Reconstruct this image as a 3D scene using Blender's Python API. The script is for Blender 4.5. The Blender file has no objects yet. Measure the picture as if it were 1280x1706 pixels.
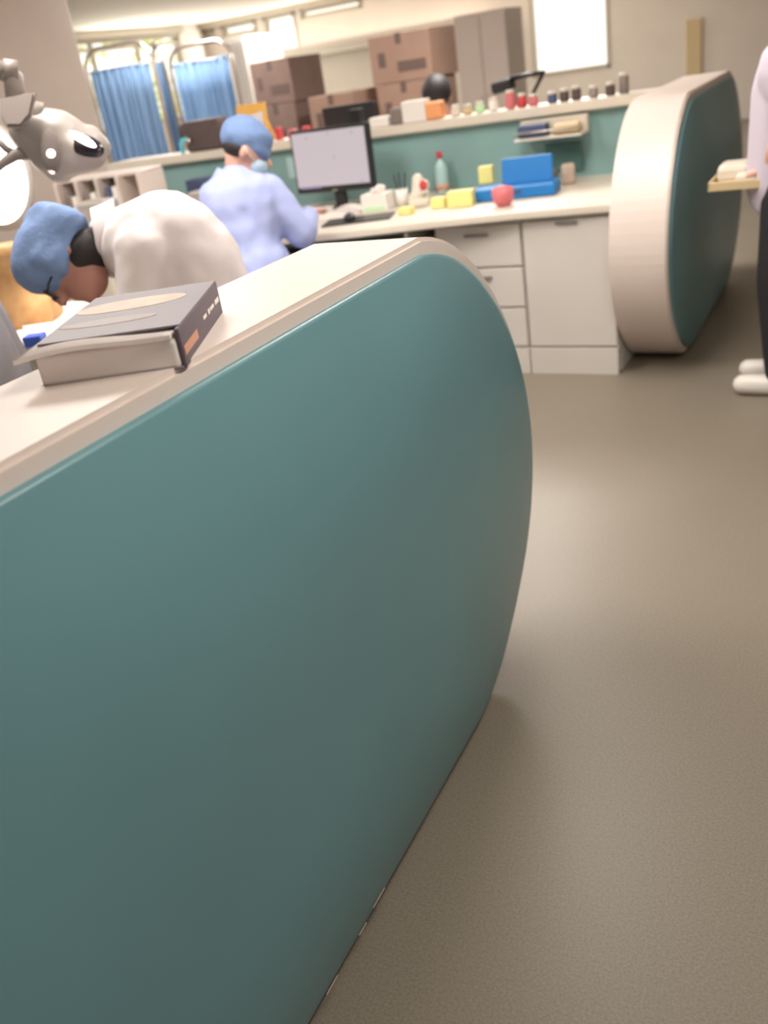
import bpy, bmesh, math, random
from mathutils import Vector, Matrix, noise
random.seed(7)
PI = math.pi
S = bpy.context.scene
COL = S.collection

# ------------------------------------------------------------------ camera
# Real camera: eye at 1.5 m, pitched down and rolled a little (handheld shot)
EYE = Vector((0, 0, 1.5))
F = 1500.0
ROT = Matrix(((0.88536296, -0.08266, 0.4574929),
              (0.44161682, 0.45705797, -0.77205738),
              (-0.14528251, 0.88558757, 0.44116624)))
CR, CU, CB = ROT.col[0].copy(), ROT.col[1].copy(), ROT.col[2].copy()
cam_d = bpy.data.cameras.new('camera')
cam = bpy.data.objects.new('camera', cam_d)
COL.objects.link(cam)
cam.matrix_world = Matrix.Translation(EYE) @ ROT.to_4x4()
cam_d.sensor_fit = 'VERTICAL'
cam_d.sensor_height = 36
cam_d.lens = 36 * F / 1706
cam_d.clip_start = 0.02
cam_d.dof.use_dof = True
cam_d.dof.focus_distance = 1.55
cam_d.dof.aperture_fstop = 3.0
S.camera = cam

# ------------------------------------------------------------------ light
S.view_settings.view_transform = 'Standard'
S.view_settings.look = 'None'
S.view_settings.gamma = 1
S.view_settings.exposure = 0.30
W = bpy.data.worlds.new('World'); S.world = W; W.use_nodes = True
bg = W.node_tree.nodes['Background']
bg.inputs[0].default_value = (1.0, 0.97, 0.88, 1)
bg.inputs[1].default_value = 1.3
LIGHTS = [((-2.35, 6.35), 66), ((-1.15, 3.3), 22), ((-5.2, 6.6), 50), ((-5.9, 9.6), 45), ((-3.2, 11.6), 40),
          ((-2.5, 2.3), 36), ((-5.2, 2.5), 50), ((0.15, 1.3), 17)]  # second lamp added to brighten the far floor, last for the near panel top
CEIL = 2.62
def area(loc, rot, sx, sy, e, col=(1, 0.96, 0.94), nm='ceiling_lamp_light'):
    d = bpy.data.lights.new(nm, 'AREA'); d.shape = 'RECTANGLE'; d.size = sx; d.size_y = sy
    d.energy = e; d.color = col
    o = bpy.data.objects.new(nm, d); COL.objects.link(o); o.location = loc; o.rotation_euler = rot
    return o
for (x, y), e in LIGHTS:
    area((x, y, CEIL - 0.075), (0, 0, 0), 0.55, 1.15, e)
# daylight from the left and back windows, then an added side fill
area((-11.1, 13.0, 1.75), (0, -PI / 2, 0), 1.5, 2.2, 70, (1, 0.98, 0.86), 'window_daylight')
area((-8.4, 15.2, 2.15), (-PI / 2, 0, 0), 5.4, 0.6, 50, (1, 0.96, 0.9), 'window_daylight')
area((-4.4, 15.2, 1.6), (-PI / 2, 0, 0), 1.3, 1.6, 70, (1, 0.97, 0.9), 'window_daylight')

area((3.85, -0.6, 1.6), (0, PI / 2, 0), 1.3, 2.6, 16, (0.95, 0.98, 1), 'window_daylight')  # added side fill for the near teal panel, no known window there

# ------------------------------------------------------------------ helpers
def at(px, py, z):
    d = ROT @ Vector((px - 640, -(py - 853), -F)); return EYE + d * ((z - EYE.z) / d.z)
def aty(px, py, y):
    d = ROT @ Vector((px - 640, -(py - 853), -F)); return EYE + d * (y / d.y)
def pd(px, py, dist):
    d = (ROT @ Vector((px - 640, -(py - 853), -F))).normalized(); return EYE + d * dist

def lin(c):
    return tuple(((v / 255) / 12.92 if v / 255 <= 0.04045 else ((v / 255 + 0.055) / 1.055) ** 2.4) for v in c)
def mat(name, rgb, rough=0.5, metal=0.0, var=0.0, scale=8.0, bump=0.0, bscale=60, emit=None, es=0, spec=None, rgb2=None, stretch=None):
    m = bpy.data.materials.new(name); m.use_nodes = True
    nt = m.node_tree; b = nt.nodes['Principled BSDF']
    c = lin(rgb)
    b.inputs['Base Color'].default_value = (*c, 1)
    b.inputs['Roughness'].default_value = rough
    b.inputs['Metallic'].default_value = metal
    if spec is not None: b.inputs['Specular IOR Level'].default_value = spec
    tc = nt.nodes.new('ShaderNodeTexCoord')
    vec = tc.outputs['Object']
    if stretch:
        mp = nt.nodes.new('ShaderNodeMapping'); mp.inputs['Scale'].default_value = stretch
        nt.links.new(vec, mp.inputs[0]); vec = mp.outputs[0]
    if var or rgb2:
        n = nt.nodes.new('ShaderNodeTexNoise'); n.inputs['Scale'].default_value = scale; n.inputs['Detail'].default_value = 4
        nt.links.new(vec, n.inputs['Vector'])
        r = nt.nodes.new('ShaderNodeValToRGB')
        r.color_ramp.elements[0].position = 0.35; r.color_ramp.elements[1].position = 0.65
        c2 = lin(rgb2) if rgb2 else tuple(min(1, v * (1 + var)) for v in c)
        c1 = c if rgb2 else tuple(v * (1 - var) for v in c)
        r.color_ramp.elements[0].color = (*c1, 1); r.color_ramp.elements[1].color = (*c2, 1)
        nt.links.new(n.outputs[0], r.inputs[0]); nt.links.new(r.outputs[0], b.inputs['Base Color'])
    if bump:
        n = nt.nodes.new('ShaderNodeTexNoise'); n.inputs['Scale'].default_value = bscale; n.inputs['Detail'].default_value = 3
        nt.links.new(vec, n.inputs['Vector'])
        bp = nt.nodes.new('ShaderNodeBump'); bp.inputs['Strength'].default_value = bump; bp.inputs['Distance'].default_value = 0.02
        nt.links.new(n.outputs[0], bp.inputs['Height']); nt.links.new(bp.outputs[0], b.inputs['Normal'])
    if emit:
        b.inputs['Emission Color'].default_value = (*lin(emit), 1); b.inputs['Emission Strength'].default_value = es
    return m

M = {}
def mk(k, *a, **kw): M[k] = mat(k, *a, **kw); return M[k]
mk('wall', (222, 212, 202), 0.8, var=0.03, scale=2)
mk('ceiling', (236, 226, 216), 0.85, var=0.02, scale=2)
mk('column', (196, 182, 172), 0.7, var=0.03, scale=3)
mk('laminate', (214, 207, 198), 0.38, var=0.03, scale=3)
mk('rim', (216, 202, 193), 0.42, var=0.02, scale=3)
mk('cream', (216, 206, 190), 0.4, var=0.03, scale=4)
mk('cabinet', (208, 202, 194), 0.4, var=0.02, scale=3)
mk('teal', (98, 138, 144), 0.33, var=0.035, scale=2.5, bump=0.02, bscale=300)
mk('teal_board', (128, 162, 160), 0.5, var=0.05, scale=3)
mk('dark', (38, 36, 38), 0.5)
mk('black', (30, 29, 32), 0.4)
mk('seam', (120, 114, 106), 0.6)
mk('chrome', (205, 195, 188), 0.25, metal=0.9)
mk('steel', (190, 182, 170), 0.35, metal=0.8)
mk('curtain', (142, 174, 208), 0.8, var=0.12, scale=5, stretch=(6, 6, 0.6))
mk('kraft', (140, 112, 96), 0.8, var=0.06, scale=5)
mk('kraft_dark', (112, 90, 80), 0.8, var=0.08, scale=5)
mk('tape', (92, 74, 66), 0.5)
mk('kraft_light', (184, 142, 96), 0.75, rgb2=(150, 108, 66), scale=9, bump=0.3, bscale=20)
mk('coat', (222, 212, 212), 0.85, bump=0.25, bscale=9)
mk('coat_blue', (168, 178, 222), 0.85, bump=0.3, bscale=10)
mk('cap', (112, 136, 178), 0.85, bump=0.35, bscale=22, var=0.06)
mk('mask', (172, 196, 212), 0.8)
mk('skin', (206, 158, 140), 0.55, var=0.04, scale=12)
mk('hair', (34, 27, 28), 0.6, bump=0.15, bscale=160)
mk('skin_tan', (172, 122, 108), 0.6)  # skin darkened to put the shade on the bent face into the colour
mk('trousers', (30, 28, 32), 0.8)
mk('white', (232, 226, 218), 0.5)
mk('paper', (232, 222, 216), 0.7, var=0.02, scale=20)
mk('lampshell', (158, 149, 142), 0.4)
mk('lampgrey', (128, 116, 110), 0.45)
mk('glass_dark', (40, 32, 40), 0.08)
mk('lamp_on', (255, 250, 235), 0.5, emit=(255, 244, 225), es=5)
mk('led', (255, 250, 240), 0.5, emit=(255, 250, 235), es=6)  # lamp bulb, and the highlight painted on the lamp lens
mk('cover', (112, 102, 108), 0.5, var=0.03)
mk('spine', (84, 70, 80), 0.5)
mk('beige', (190, 170, 152), 0.55, var=0.1, scale=30)
mk('beige_dim', (150, 136, 132), 0.55, var=0.06, scale=30)
mk('orange', (206, 150, 122), 0.6)
mk('screen', (40, 40, 44), 0.3, emit=(212, 198, 202), es=0.72)
mk('screen_mark', (120, 110, 140), 0.3, emit=(150, 130, 160), es=0.4)
mk('yellow', (226, 218, 138), 0.6)
mk('yellow_card', (238, 182, 88), 0.6)
mk('blue', (22, 116, 186), 0.5)
mk('navy', (72, 82, 116), 0.6)
mk('red', (196, 62, 66), 0.5)
mk('pinkred', (206, 112, 116), 0.6)
mk('orange_box', (232, 160, 104), 0.6)
mk('bottle', (170, 200, 200), 0.2)
mk('brown_bag', (86, 70, 68), 0.6, var=0.1)
mk('cyan', (110, 220, 240), 0.4)
mk('grey_fabric', (150, 146, 150), 0.85, bump=0.1, bscale=200)
mk('tan', (206, 184, 142), 0.6)
mk('green_leaf', (214, 220, 120), 0.7, rgb2=(226, 228, 150), scale=2)
mk('frame_grey', (186, 176, 160), 0.5)
mk('outdoor', (230, 230, 220), 0.9)

def floor_mat():
    m = mat('floor_vinyl', (150, 140, 124), 0.38, spec=0.25)
    nt = m.node_tree; b = nt.nodes['Principled BSDF']; tc = nt.nodes.new('ShaderNodeTexCoord')
    n1 = nt.nodes.new('ShaderNodeTexNoise'); n1.inputs['Scale'].default_value = 180; n1.inputs['Detail'].default_value = 2
    n2 = nt.nodes.new('ShaderNodeTexNoise'); n2.inputs['Scale'].default_value = 1.6
    for n in (n1, n2): nt.links.new(tc.outputs['Object'], n.inputs['Vector'])
    r = nt.nodes.new('ShaderNodeValToRGB'); r.color_ramp.elements[0].position = 0.3; r.color_ramp.elements[1].position = 0.7
    r.color_ramp.elements[0].color = (*lin((130, 121, 107)), 1); r.color_ramp.elements[1].color = (*lin((147, 137, 122)), 1)
    mx = nt.nodes.new('ShaderNodeMixRGB'); mx.blend_type = 'MULTIPLY'; mx.inputs[0].default_value = 0.15
    nt.links.new(n1.outputs[0], r.inputs[0]); nt.links.new(r.outputs[0], mx.inputs[1]); nt.links.new(n2.outputs[0], mx.inputs[2])
    nt.links.new(mx.outputs[0], b.inputs['Base Color'])
    return m
M['floor'] = floor_mat()
def glass_mat():
    m = bpy.data.materials.new('window_glass'); m.use_nodes = True; nt = m.node_tree
    for n in list(nt.nodes): nt.nodes.remove(n)
    o = nt.nodes.new('ShaderNodeOutputMaterial'); t = nt.nodes.new('ShaderNodeBsdfTransparent'); g = nt.nodes.new('ShaderNodeBsdfGlossy')
    g.inputs['Roughness'].default_value = 0.05
    mx = nt.nodes.new('ShaderNodeMixShader'); mx.inputs[0].default_value = 0.06
    nt.links.new(t.outputs[0], mx.inputs[1]); nt.links.new(g.outputs[0], mx.inputs[2]); nt.links.new(mx.outputs[0], o.inputs[0])
    return m
M['glass'] = glass_mat()

ID = Matrix.Identity(3)
def rz(a): return Matrix.Rotation(a, 3, 'Z')
def frame_to(d):
    d = Vector(d).normalized(); return d.to_track_quat('Z', 'Y').to_matrix()

class MB:
    def __init__(s): s.bm = bmesh.new()
    def _add(s, tmp, fr, c, smooth=False):
        T = Matrix.Translation(Vector(c)) @ fr.to_4x4()
        bmesh.ops.transform(tmp, matrix=T, verts=tmp.verts)
        me = bpy.data.meshes.new('tmp')
        if smooth:
            for f in tmp.faces: f.smooth = True
        tmp.to_mesh(me); tmp.free(); s.bm.from_mesh(me); bpy.data.meshes.remove(me); return s
    def box(s, c, size, fr=ID, bev=0.004, seg=2, smooth=False):
        t = bmesh.new(); bmesh.ops.create_cube(t, size=1)
        for v in t.verts: v.co = Vector((v.co.x * size[0], v.co.y * size[1], v.co.z * size[2]))
        if bev:
            bev = min(bev, min(size) * 0.45)
            bmesh.ops.bevel(t, geom=list(t.edges), offset=bev, segments=seg, affect='EDGES', profile=0.5)
        return s._add(t, fr, c, smooth)
    def span(s, a, b, **k):
        return s.box([(a[i] + b[i]) / 2 for i in range(3)], [abs(b[i] - a[i]) for i in range(3)], **k)
    def prism(s, pts, z0, z1, bev=0.0, fr=ID, c=(0, 0, 0), seg=2, smooth=False):
        t = bmesh.new()
        f = t.faces.new([t.verts.new((p[0], p[1], z0)) for p in pts])
        r = bmesh.ops.extrude_face_region(t, geom=[f])
        for v in r['geom']:
            if isinstance(v, bmesh.types.BMVert): v.co.z = z1
        bmesh.ops.recalc_face_normals(t, faces=t.faces)
        if bev: bmesh.ops.bevel(t, geom=[e for e in t.edges if abs(e.verts[0].co.z - e.verts[1].co.z) < 1e-6], offset=bev, segments=seg, affect='EDGES')
        return s._add(t, fr, c, smooth)
    def tube(s, pts, r, n=10, closed=False, caps=True):
        t = bmesh.new(); P = [Vector(p) for p in pts]; rings = []
        rr = r if isinstance(r, (list, tuple)) else [r] * len(P)
        up = None
        for i, p in enumerate(P):
            a = P[i - 1] if (i > 0 or closed) else P[i]; b = P[(i + 1) % len(P)] if (i < len(P) - 1 or closed) else P[i]
            d = (b - a).normalized()
            if up is None:
                up = Vector((0, 0, 1)) if abs(d.z) < 0.9 else Vector((1, 0, 0))
            x = d.cross(up).normalized(); y = x.cross(d).normalized(); up = y
            rings.append([t.verts.new(p + (x * math.cos(2 * PI * k / n) + y * math.sin(2 * PI * k / n)) * rr[i]) for k in range(n)])
        m = len(P)
        for i in range(m if closed else m - 1):
            A, B = rings[i], rings[(i + 1) % m]
            for k in range(n): t.faces.new((A[k], A[(k + 1) % n], B[(k + 1) % n], B[k]))
        if not closed and caps: t.faces.new(rings[0]); t.faces.new(rings[-1])
        bmesh.ops.recalc_face_normals(t, faces=t.faces)
        return s._add(t, ID, (0, 0, 0), True)
    def lathe(s, prof, c, fr=ID, n=28, smooth=True, sx=1, sy=1):
        t = bmesh.new(); rings = []
        for r, z in prof:
            rings.append([t.verts.new((r * sx * math.cos(2 * PI * k / n), r * sy * math.sin(2 * PI * k / n), z)) for k in range(n)])
        for A, B in zip(rings, rings[1:]):
            for k in range(n): t.faces.new((A[k], A[(k + 1) % n], B[(k + 1) % n], B[k]))
        t.faces.new(rings[0]); t.faces.new(rings[-1])
        bmesh.ops.remove_doubles(t, verts=t.verts, dist=1e-6)
        bmesh.ops.recalc_face_normals(t, faces=t.faces)
        return s._add(t, fr, c, smooth)
    def ell(s, c, r, fr=ID, sub=3):
        t = bmesh.new(); bmesh.ops.create_icosphere(t, subdivisions=sub, radius=1)
        for v in t.verts: v.co = Vector((v.co.x * r[0], v.co.y * r[1], v.co.z * r[2]))
        return s._add(t, fr, c, True)
    def cap(s, a, b, ra, rb):
        t = bmesh.new()
        for p, r in ((a, ra), (b, rb)):
            q = bmesh.ops.create_icosphere(t, subdivisions=2, radius=r)
            bmesh.ops.translate(t, vec=Vector(p), verts=q['verts'])
        for f in list(t.faces): t.faces.remove(f)
        for e in list(t.edges): t.edges.remove(e)
        h = bmesh.ops.convex_hull(t, input=list(t.verts))
        loose = [v for v in t.verts if not v.link_faces]
        bmesh.ops.delete(t, geom=loose, context='VERTS')
        return s._add(t, ID, (0, 0, 0), True)
    def quad(s, pts):
        vs = [s.bm.verts.new(p) for p in pts]; s.bm.faces.new(vs); return s
    def mesh(s, name, m, origin=(0, 0, 0)):
        me = bpy.data.meshes.new(name)
        bmesh.ops.translate(s.bm, vec=-Vector(origin), verts=s.bm.verts)
        s.bm.to_mesh(me); s.bm.free()
        me.materials.append(M[m] if isinstance(m, str) else m); return me
    def build(s, name, m, parent=None, local=False):
        """world-coordinate mesh; origin at the parent's or at its own base centre"""
        if parent is not None:
            org = Vector((0, 0, 0)) if local else root_loc(parent)
            o = bpy.data.objects.new(name, s.mesh(name, m, org)); COL.objects.link(o); o.parent = parent; return o
        if local: org = Vector((0, 0, 0))
        else:
            cs = [v.co for v in s.bm.verts]
            org = Vector((sum(c.x for c in cs) / len(cs), sum(c.y for c in cs) / len(cs), min(c.z for c in cs)))
        o = bpy.data.objects.new(name, s.mesh(name, m, org)); COL.objects.link(o); o.location = org; return o
    def blob(s, name, m, parent=None, vox=0.012, it=6, fac=0.6, folds=0.0):
        """merge overlapping closed shapes into one continuous smooth surface"""
        me = bpy.data.meshes.new('b'); s.bm.to_mesh(me); s.bm.free()
        o = bpy.data.objects.new('b', me); COL.objects.link(o)
        r = o.modifiers.new('r', 'REMESH'); r.mode = 'VOXEL'; r.voxel_size = vox
        q = o.modifiers.new('s', 'SMOOTH'); q.factor = fac; q.iterations = it
        dg = bpy.context.evaluated_depsgraph_get(); ev = o.evaluated_get(dg)
        m2 = bpy.data.meshes.new_from_object(ev)
        bpy.data.objects.remove(o); bpy.data.meshes.remove(me)
        s.bm = bmesh.new(); s.bm.from_mesh(m2); bpy.data.meshes.remove(m2)
        for f in s.bm.faces: f.smooth = True
        if folds:
            s.bm.normal_update()
            mv = [(v, v.normal * (folds * (noise.noise(Vector((v.co.x * 7 + v.co.z * 5, v.co.y * 6, v.co.z * 13 - v.co.x * 4))) + .5 * noise.noise(v.co * 19)))) for v in s.bm.verts]
            for v, d in mv: v.co += d
        return s.build(name, m, parent)
def root_loc(o):
    v = Vector(o.location)
    while o.parent: o = o.parent; v += Vector(o.location)
    return v
def tag(o, label, cat, group=None):
    o['label'] = label; o['category'] = cat
    if group: o['group'] = group
    return o
def thing(name, label, cat, loc=(0, 0, 0), rot=0, group=None):
    o = bpy.data.objects.new(name, None); COL.objects.link(o); o.empty_display_size = 0.05
    o.location = loc; o.rotation_euler = (0, 0, rot); return tag(o, label, cat, group)
def struct(o): o['kind'] = 'structure'; return o
def dup(root, loc, rot=None, label=None, scale=None):
    r = root.copy(); COL.objects.link(r); r.location = loc
    if rot is not None: r.rotation_euler = (0, 0, rot)
    if label: r['label'] = label
    if scale: r.scale = scale
    for ch in list(root.children):
        c = ch.copy(); COL.objects.link(c); c.parent = r
        for g in ch.children:
            d = g.copy(); COL.objects.link(d); d.parent = c
    return r

# ------------------------------------------------------------------ structure
YB, XL, XR, YF = 15.3, -11.2, 4.0, -3.2
b = MB(); b.span((XL - .2, YF - .2, -0.1), (XR + .2, YB + .2, 0), bev=0); struct(b.build('floor', 'floor'))
b = MB(); b.span((XL - .2, YF - .2, CEIL), (XR + .2, YB + .2, CEIL + 0.1), bev=0); struct(b.build('ceiling', 'ceiling'))
b = MB(); b.span((XL, YF - .15, 0), (XR, YF, CEIL), bev=0); struct(b.build('wall_front', 'wall'))
def wall_holes(name, axis, pos, thick, lo, hi, holes):
    """wall along an axis with rectangular openings (a0,a1,z0,z1)"""
    b = MB(); hs = sorted(holes); cur = lo
    def seg(a0, a1, z0, z1):
        if a1 - a0 < 1e-4 or z1 - z0 < 1e-4: return
        if axis == 'x': b.span((a0, pos, z0), (a1, pos + thick, z1), bev=0)
        else: b.span((pos - thick, a0, z0), (pos, a1, z1), bev=0)
    for a0, a1, z0, z1 in hs:
        seg(cur, a0, 0, CEIL); seg(a0, a1, 0, z0); seg(a0, a1, z1, CEIL); cur = a1
    seg(cur, hi, 0, CEIL)
    return struct(b.build(name, 'wall'))
wall_holes('wall_right', 'y', XR + .2, 0.2, YF, YB, [(-1.9, .7, .95, 2.25)])  # opening added to go with the side fill
LW = [(11.2, 14.55, 1.15, 2.5)]
BW = [(-11.18, -10.98, 2.3, 2.5), (-10.8, -10.05, 2.34, 2.52), (-9.88, -9.22, 1.84, 2.52), (-9.1, -7.9, 2.38, 2.52), (-5.02, -3.8, 0.95, 2.45)]
wall_holes('wall_left', 'y', XL, 0.2, YF, YB, LW)
wall_holes('wall_back', 'x', YB, 0.2, XL, XR, BW)
def window(n, axis, a0, a1, z0, z1, mull=(), trans=()):
    w = 0.05; b = MB()
    def q(b, u0, u1, v0, v1, d0, d1, bev=0.004):
        if axis == 'x': b.span((u0, YB + d0, v0), (u1, YB + d1, v1), bev=bev)
        else: b.span((XL - d1, u0, v0), (XL - d0, u1, v1), bev=bev)
    q(b, a0, a1, z0, z0 + w, -.02, .1); q(b, a0, a1, z1 - w, z1, -.02, .1)
    q(b, a0, a0 + w, z0, z1, -.02, .1); q(b, a1 - w, a1, z0, z1, -.02, .1)
    for m_ in mull: q(b, m_ - .025, m_ + .025, z0, z1, 0, .08)
    for t_ in trans: q(b, a0, a1, t_ - .025, t_ + .025, 0, .08)
    fr = b.build('window_%d' % n, 'frame_grey'); struct(fr)
    g = MB(); q(g, a0 + .02, a1 - .02, z0 + .02, z1 - .02, .045, .05, 0); g.build('window_pane', 'glass', fr)
window(1, 'y', *LW[0], mull=(12.3, 13.4), trans=(2.36,))
window(2, 'x', *BW[0]); window(3, 'x', *BW[1]); window(4, 'x', *BW[2]); window(5, 'x', *BW[3]); window(6, 'x', *BW[4])
b = MB()
for z_ in (.95, 2.2): b.span((XR - .02, -1.9, z_), (XR + .1, .7, z_ + .05))
for y_ in (-1.9, -.62, .65): b.span((XR - .02, y_, .95), (XR + .1, y_ + .05, 2.25))
fr7 = struct(b.build('window_7', 'frame_grey'))  # unseen window, added around the side fill lamp
b = MB(); b.span((XR + .04, -1.88, .97), (XR + .05, .68, 2.23), bev=0); b.build('window_pane', 'glass', fr7)
# duct / beam casing along the back wall under the high windows
b = MB(); b.span((-9.7, YB - .28, 1.78), (-5.2, YB, 1.92), bev=.01); b.span((-9.7, YB - .34, 1.92), (-5.2, YB - .28, 1.98), bev=.01)
struct(b.build('trim_1', 'wall'))
b = MB(); b.span((-11.2, YB - .16, 2.54), (-5.4, YB, CEIL), bev=.01); struct(b.build('trim_2', 'frame_grey'))
b = MB(); b.span((XL, 11.1, 2.5), (XL + .1, 14.6, CEIL), bev=.01); struct(b.build('trim_3', 'frame_grey'))
b = MB(); b.span((-2.68, YB - .06, 0), (-2.46, YB, 1.42), bev=.01); struct(b.build('trim_4', 'tan'))
# grey column at the left
b = MB(); c0 = pd(150, 150, 7.6)
b.span((c0.x - 1.9, c0.y - .9, 0), (c0.x, c0.y, CEIL), bev=.01)
col_o = struct(b.build('wall_column', 'column'))
# trees outside the left window
b = MB()
for i in range(3200):
    p = Vector((XL - random.uniform(1.2, 3.0), random.uniform(10, 17), random.uniform(.6, 3.4)))
    if noise.noise(p * 1.1) > -0.22:
        fr = Matrix.Rotation(random.uniform(0, 6.28), 3, 'Z') @ Matrix.Rotation(random.uniform(-1, 1), 3, 'Y')
        s_ = random.uniform(.06, .14)
        b.quad([p + fr @ Vector(v) for v in ((0, -s_, 0), (0, 0, s_ * .5), (0, s_, 0), (0, 0, -s_ * .5))])
o = b.build('tree_foliage', 'green_leaf'); tag(o, 'sunlit yellow green foliage outside the window behind the blue screens', 'foliage'); o['kind'] = 'stuff'

# ------------------------------------------------------------------ benches
OUT = [(.60, 1.16), (.67, 1.145), (.76, 1.11), (.87, 1.04), (.99, .92), (1.08, .77), (1.12, .6), (1.10, .44), (1.03, .30), (.91, .175), (.76, .07), (.61, .02)]
def smooth_outline(k=4):
    P = [Vector(p) for p in OUT]; res = []
    for i in range(len(P) - 1):
        p0 = P[max(i - 1, 0)]; p1 = P[i]; p2 = P[i + 1]; p3 = P[min(i + 2, len(P) - 1)]
        for j in range(k):
            t = j / k
            res.append(0.5 * ((2 * p1) + (p2 - p0) * t + (2 * p0 - 5 * p1 + 4 * p2 - p3) * t * t + (3 * p1 - p0 - 3 * p2 + p3) * t ** 3))
    res.append(P[-1]); return res
HALF = smooth_outline()
XF = -0.77; XI = -1.035
def end_unit(loc, label):
    t = thing('bench_end_panel', label, 'bench end panel', loc, 0, 'rounded bench ends')
    right = [(v.x, v.y) for v in HALF]; left = [(-v.x, v.y) for v in reversed(HALF)]
    loop = right + left                                             # y,z closed
    FR = Matrix(((0, 0, 1), (1, 0, 0), (0, 1, 0)))                  # local (u,v,w) -> (x=w, y=u, z=v)
    def off(lp, d):
        c = (0, .58); return [(y + d * (1 if y > 0 else -1) * min(1, abs(y) / .9), z + d * (z - c[1]) / .58) for y, z in lp]
    outer = [(y, max(z, .012)) for y, z in off(loop, .03)]
    b = MB(); b.prism(outer, XI, XF - .012, bev=.008, fr=FR); o = b.build('shell', 'rim', t, local=True)
    # teal skin: rings shrinking to the centre, gently pillowed
    m = bmesh.new(); rings = []
    subd = []
    for i in range(len(loop)):
        a = Vector(loop[i]); c = Vector(loop[(i + 1) % len(loop)]); n = max(1, int((c - a).length / .08))
        for j in range(n): subd.append(a.lerp(c, j / n))
    cen = Vector((0, .58)); N = 22
    def xo(q): t_ = min(1, q); return .07 * (1 - (1 - t_) ** 2.2)
    rings.append([m.verts.new((XF - .02, p.x, p.y)) for p in subd])
    for k in range(N):
        s_ = 1 - (k / N) ** 1.5
        rings.append([m.verts.new((XF + xo((1 - s_) * 1.35), *(cen + (p - cen) * s_))) for p in subd])
    L = len(subd)
    for A, B in zip(rings, rings[1:]):
        for i in range(L): f = m.faces.new((A[i], A[(i + 1) % L], B[(i + 1) % L], B[i])); f.smooth = True
    m.faces.new(rings[-1]).smooth = True
    bmesh.ops.recalc_face_normals(m, faces=m.faces)
    b = MB(); b.bm.free(); b.bm = m; b.build('teal_face', 'teal', t, local=True)['label'] = 'teal pillowed outer face'
    b = MB(); b.span((XI + .004, -.60, 1.176), (XF - .05, .60, 1.186), bev=.003); b.build('top_inlay', 'laminate', t, local=True)
    b = MB(); b.span((XI + .03, -.58, 0), (XF - .06, .58, .04), bev=0); b.build('plinth', 'dark', t, local=True)  # black strip stands in for the shadow along the floor
    return t
e1 = end_unit((0, 1.01, 0), 'large teal rounded bench end filling the foreground under the book')
for y, z, l in ((.0, .06, .05), (-.07, .055, .03), (-.19, .052, .04), (.16, .09, .008)):
    b = MB(); b.box((XF + .018, y, z - .004), (.0015, l, .0018), bev=0)
    b.build('scratch', 'beige', e1, local=True)['label'] = 'pale scratch by the bottom edge'
e2 = dup(e1, (0, 5.17, 0), None, 'far rounded bench end at right, dark teal face with cream front edge')
for c in list(e2.children):
    if c.name.startswith('scratch'): bpy.data.objects.remove(c)

def poly_strip(pf, depth):  # front polyline -> closed polygon
    return pf + [(x, y + depth) for x, y in reversed(pf)]
# bench 2
t2 = thing('lab_bench', 'long white lab bench with teal divider where the clinician in blue sits', 'bench', (-2.6, 4.7, 0))
dk = [(-1.03, 4.15), (-1.5, 4.12), (-1.9, 4.04), (-2.3, 3.93), (-2.9, 3.84), (-4.5, 3.80)]
b = MB(); b.prism(dk + [(-4.5, 4.85), (-1.03, 5.12)], .765, .80, bev=.006); b.build('worktop', 'cream', t2)
def yl(x): return 5.05 + .085 * (x + 1.1)
b = MB(); b.prism([(-1.04, yl(-1.04) + .06), (-4.45, yl(-4.45) + .06), (-4.45, yl(-4.45) + .1), (-1.04, yl(-1.04) + .1)], .04, 1.13); b.build('divider', 'teal_board', t2)
b = MB(); b.prism([(-1.04, yl(-1.04)), (-4.47, yl(-4.47)), (-4.47, yl(-4.47) + .26), (-1.04, yl(-1.04) + .26)], 1.13, 1.18, bev=.006); b.build('ledge', 'cream', t2)
b = MB(); b.prism([(-1.04, 5.32), (-4.5, 5.03), (-4.5, 5.7), (-1.04, 5.9)], .765, .80, bev=.006); b.build('rear_worktop', 'cream', t2)
for x_, y_ in ((-4.48, 3.95), (-3.3, 4.5)):
    b = MB(); b.span((x_, y_, 0), (x_ + .04, 5.6, .765)); b.build('support_panel', 'cabinet', t2)
b = MB(); b.span((-1.9, 4.24, 0), (-1.04, 5.05, .09)); b.build('toe_kick', 'cabinet', t2)
# cabinets of bench 2
def cabinet(x0, x1, y0, kind, label):
    t = thing('cabinet', label, 'cabinet', ((x0 + x1) / 2, y0 + .25, .0), 0, 'white cabinets under the far worktop')
    b = MB(); b.span((x0 + .002, y0 + .02, .09), (x1 - .002, y0 + .6, .764), bev=.002); b.span((x0 + .002, y0 + .0, .0), (x1 - .002, y0 + .02, .135), bev=.002); b.build('body', 'cabinet', t)
    if kind == 'door':
        b = MB(); b.span((x0 + .006, y0, .145), (x1 - .006, y0 + .019, .745), bev=.003); d = b.build('door', 'cabinet', t)
        b = MB(); b.span(((x0 + x1) / 2 - .05, y0 - .014, .728), ((x0 + x1) / 2 + .05, y0, .738), bev=.002); b.build('handle', 'seam', d)
    else:
        for z0, z1 in ((.145, .34), (.346, .54), (.546, .745)):
            b = MB(); b.span((x0 + .006, y0, z0), (x1 - .006, y0 + .019, z1 - .004), bev=.003); d = b.build('drawer', 'cabinet', t)
            b = MB(); b.span(((x0 + x1) / 2 - .06, y0 - .016, z1 - .05), ((x0 + x1) / 2 + .06, y0, z1 - .04), bev=.002); b.build('handle', 'seam', d)
    return t
cabinet(-1.48, -1.04, 4.17, 'door', 'white cabinet with plain door beside the far rounded bench end')
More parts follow.
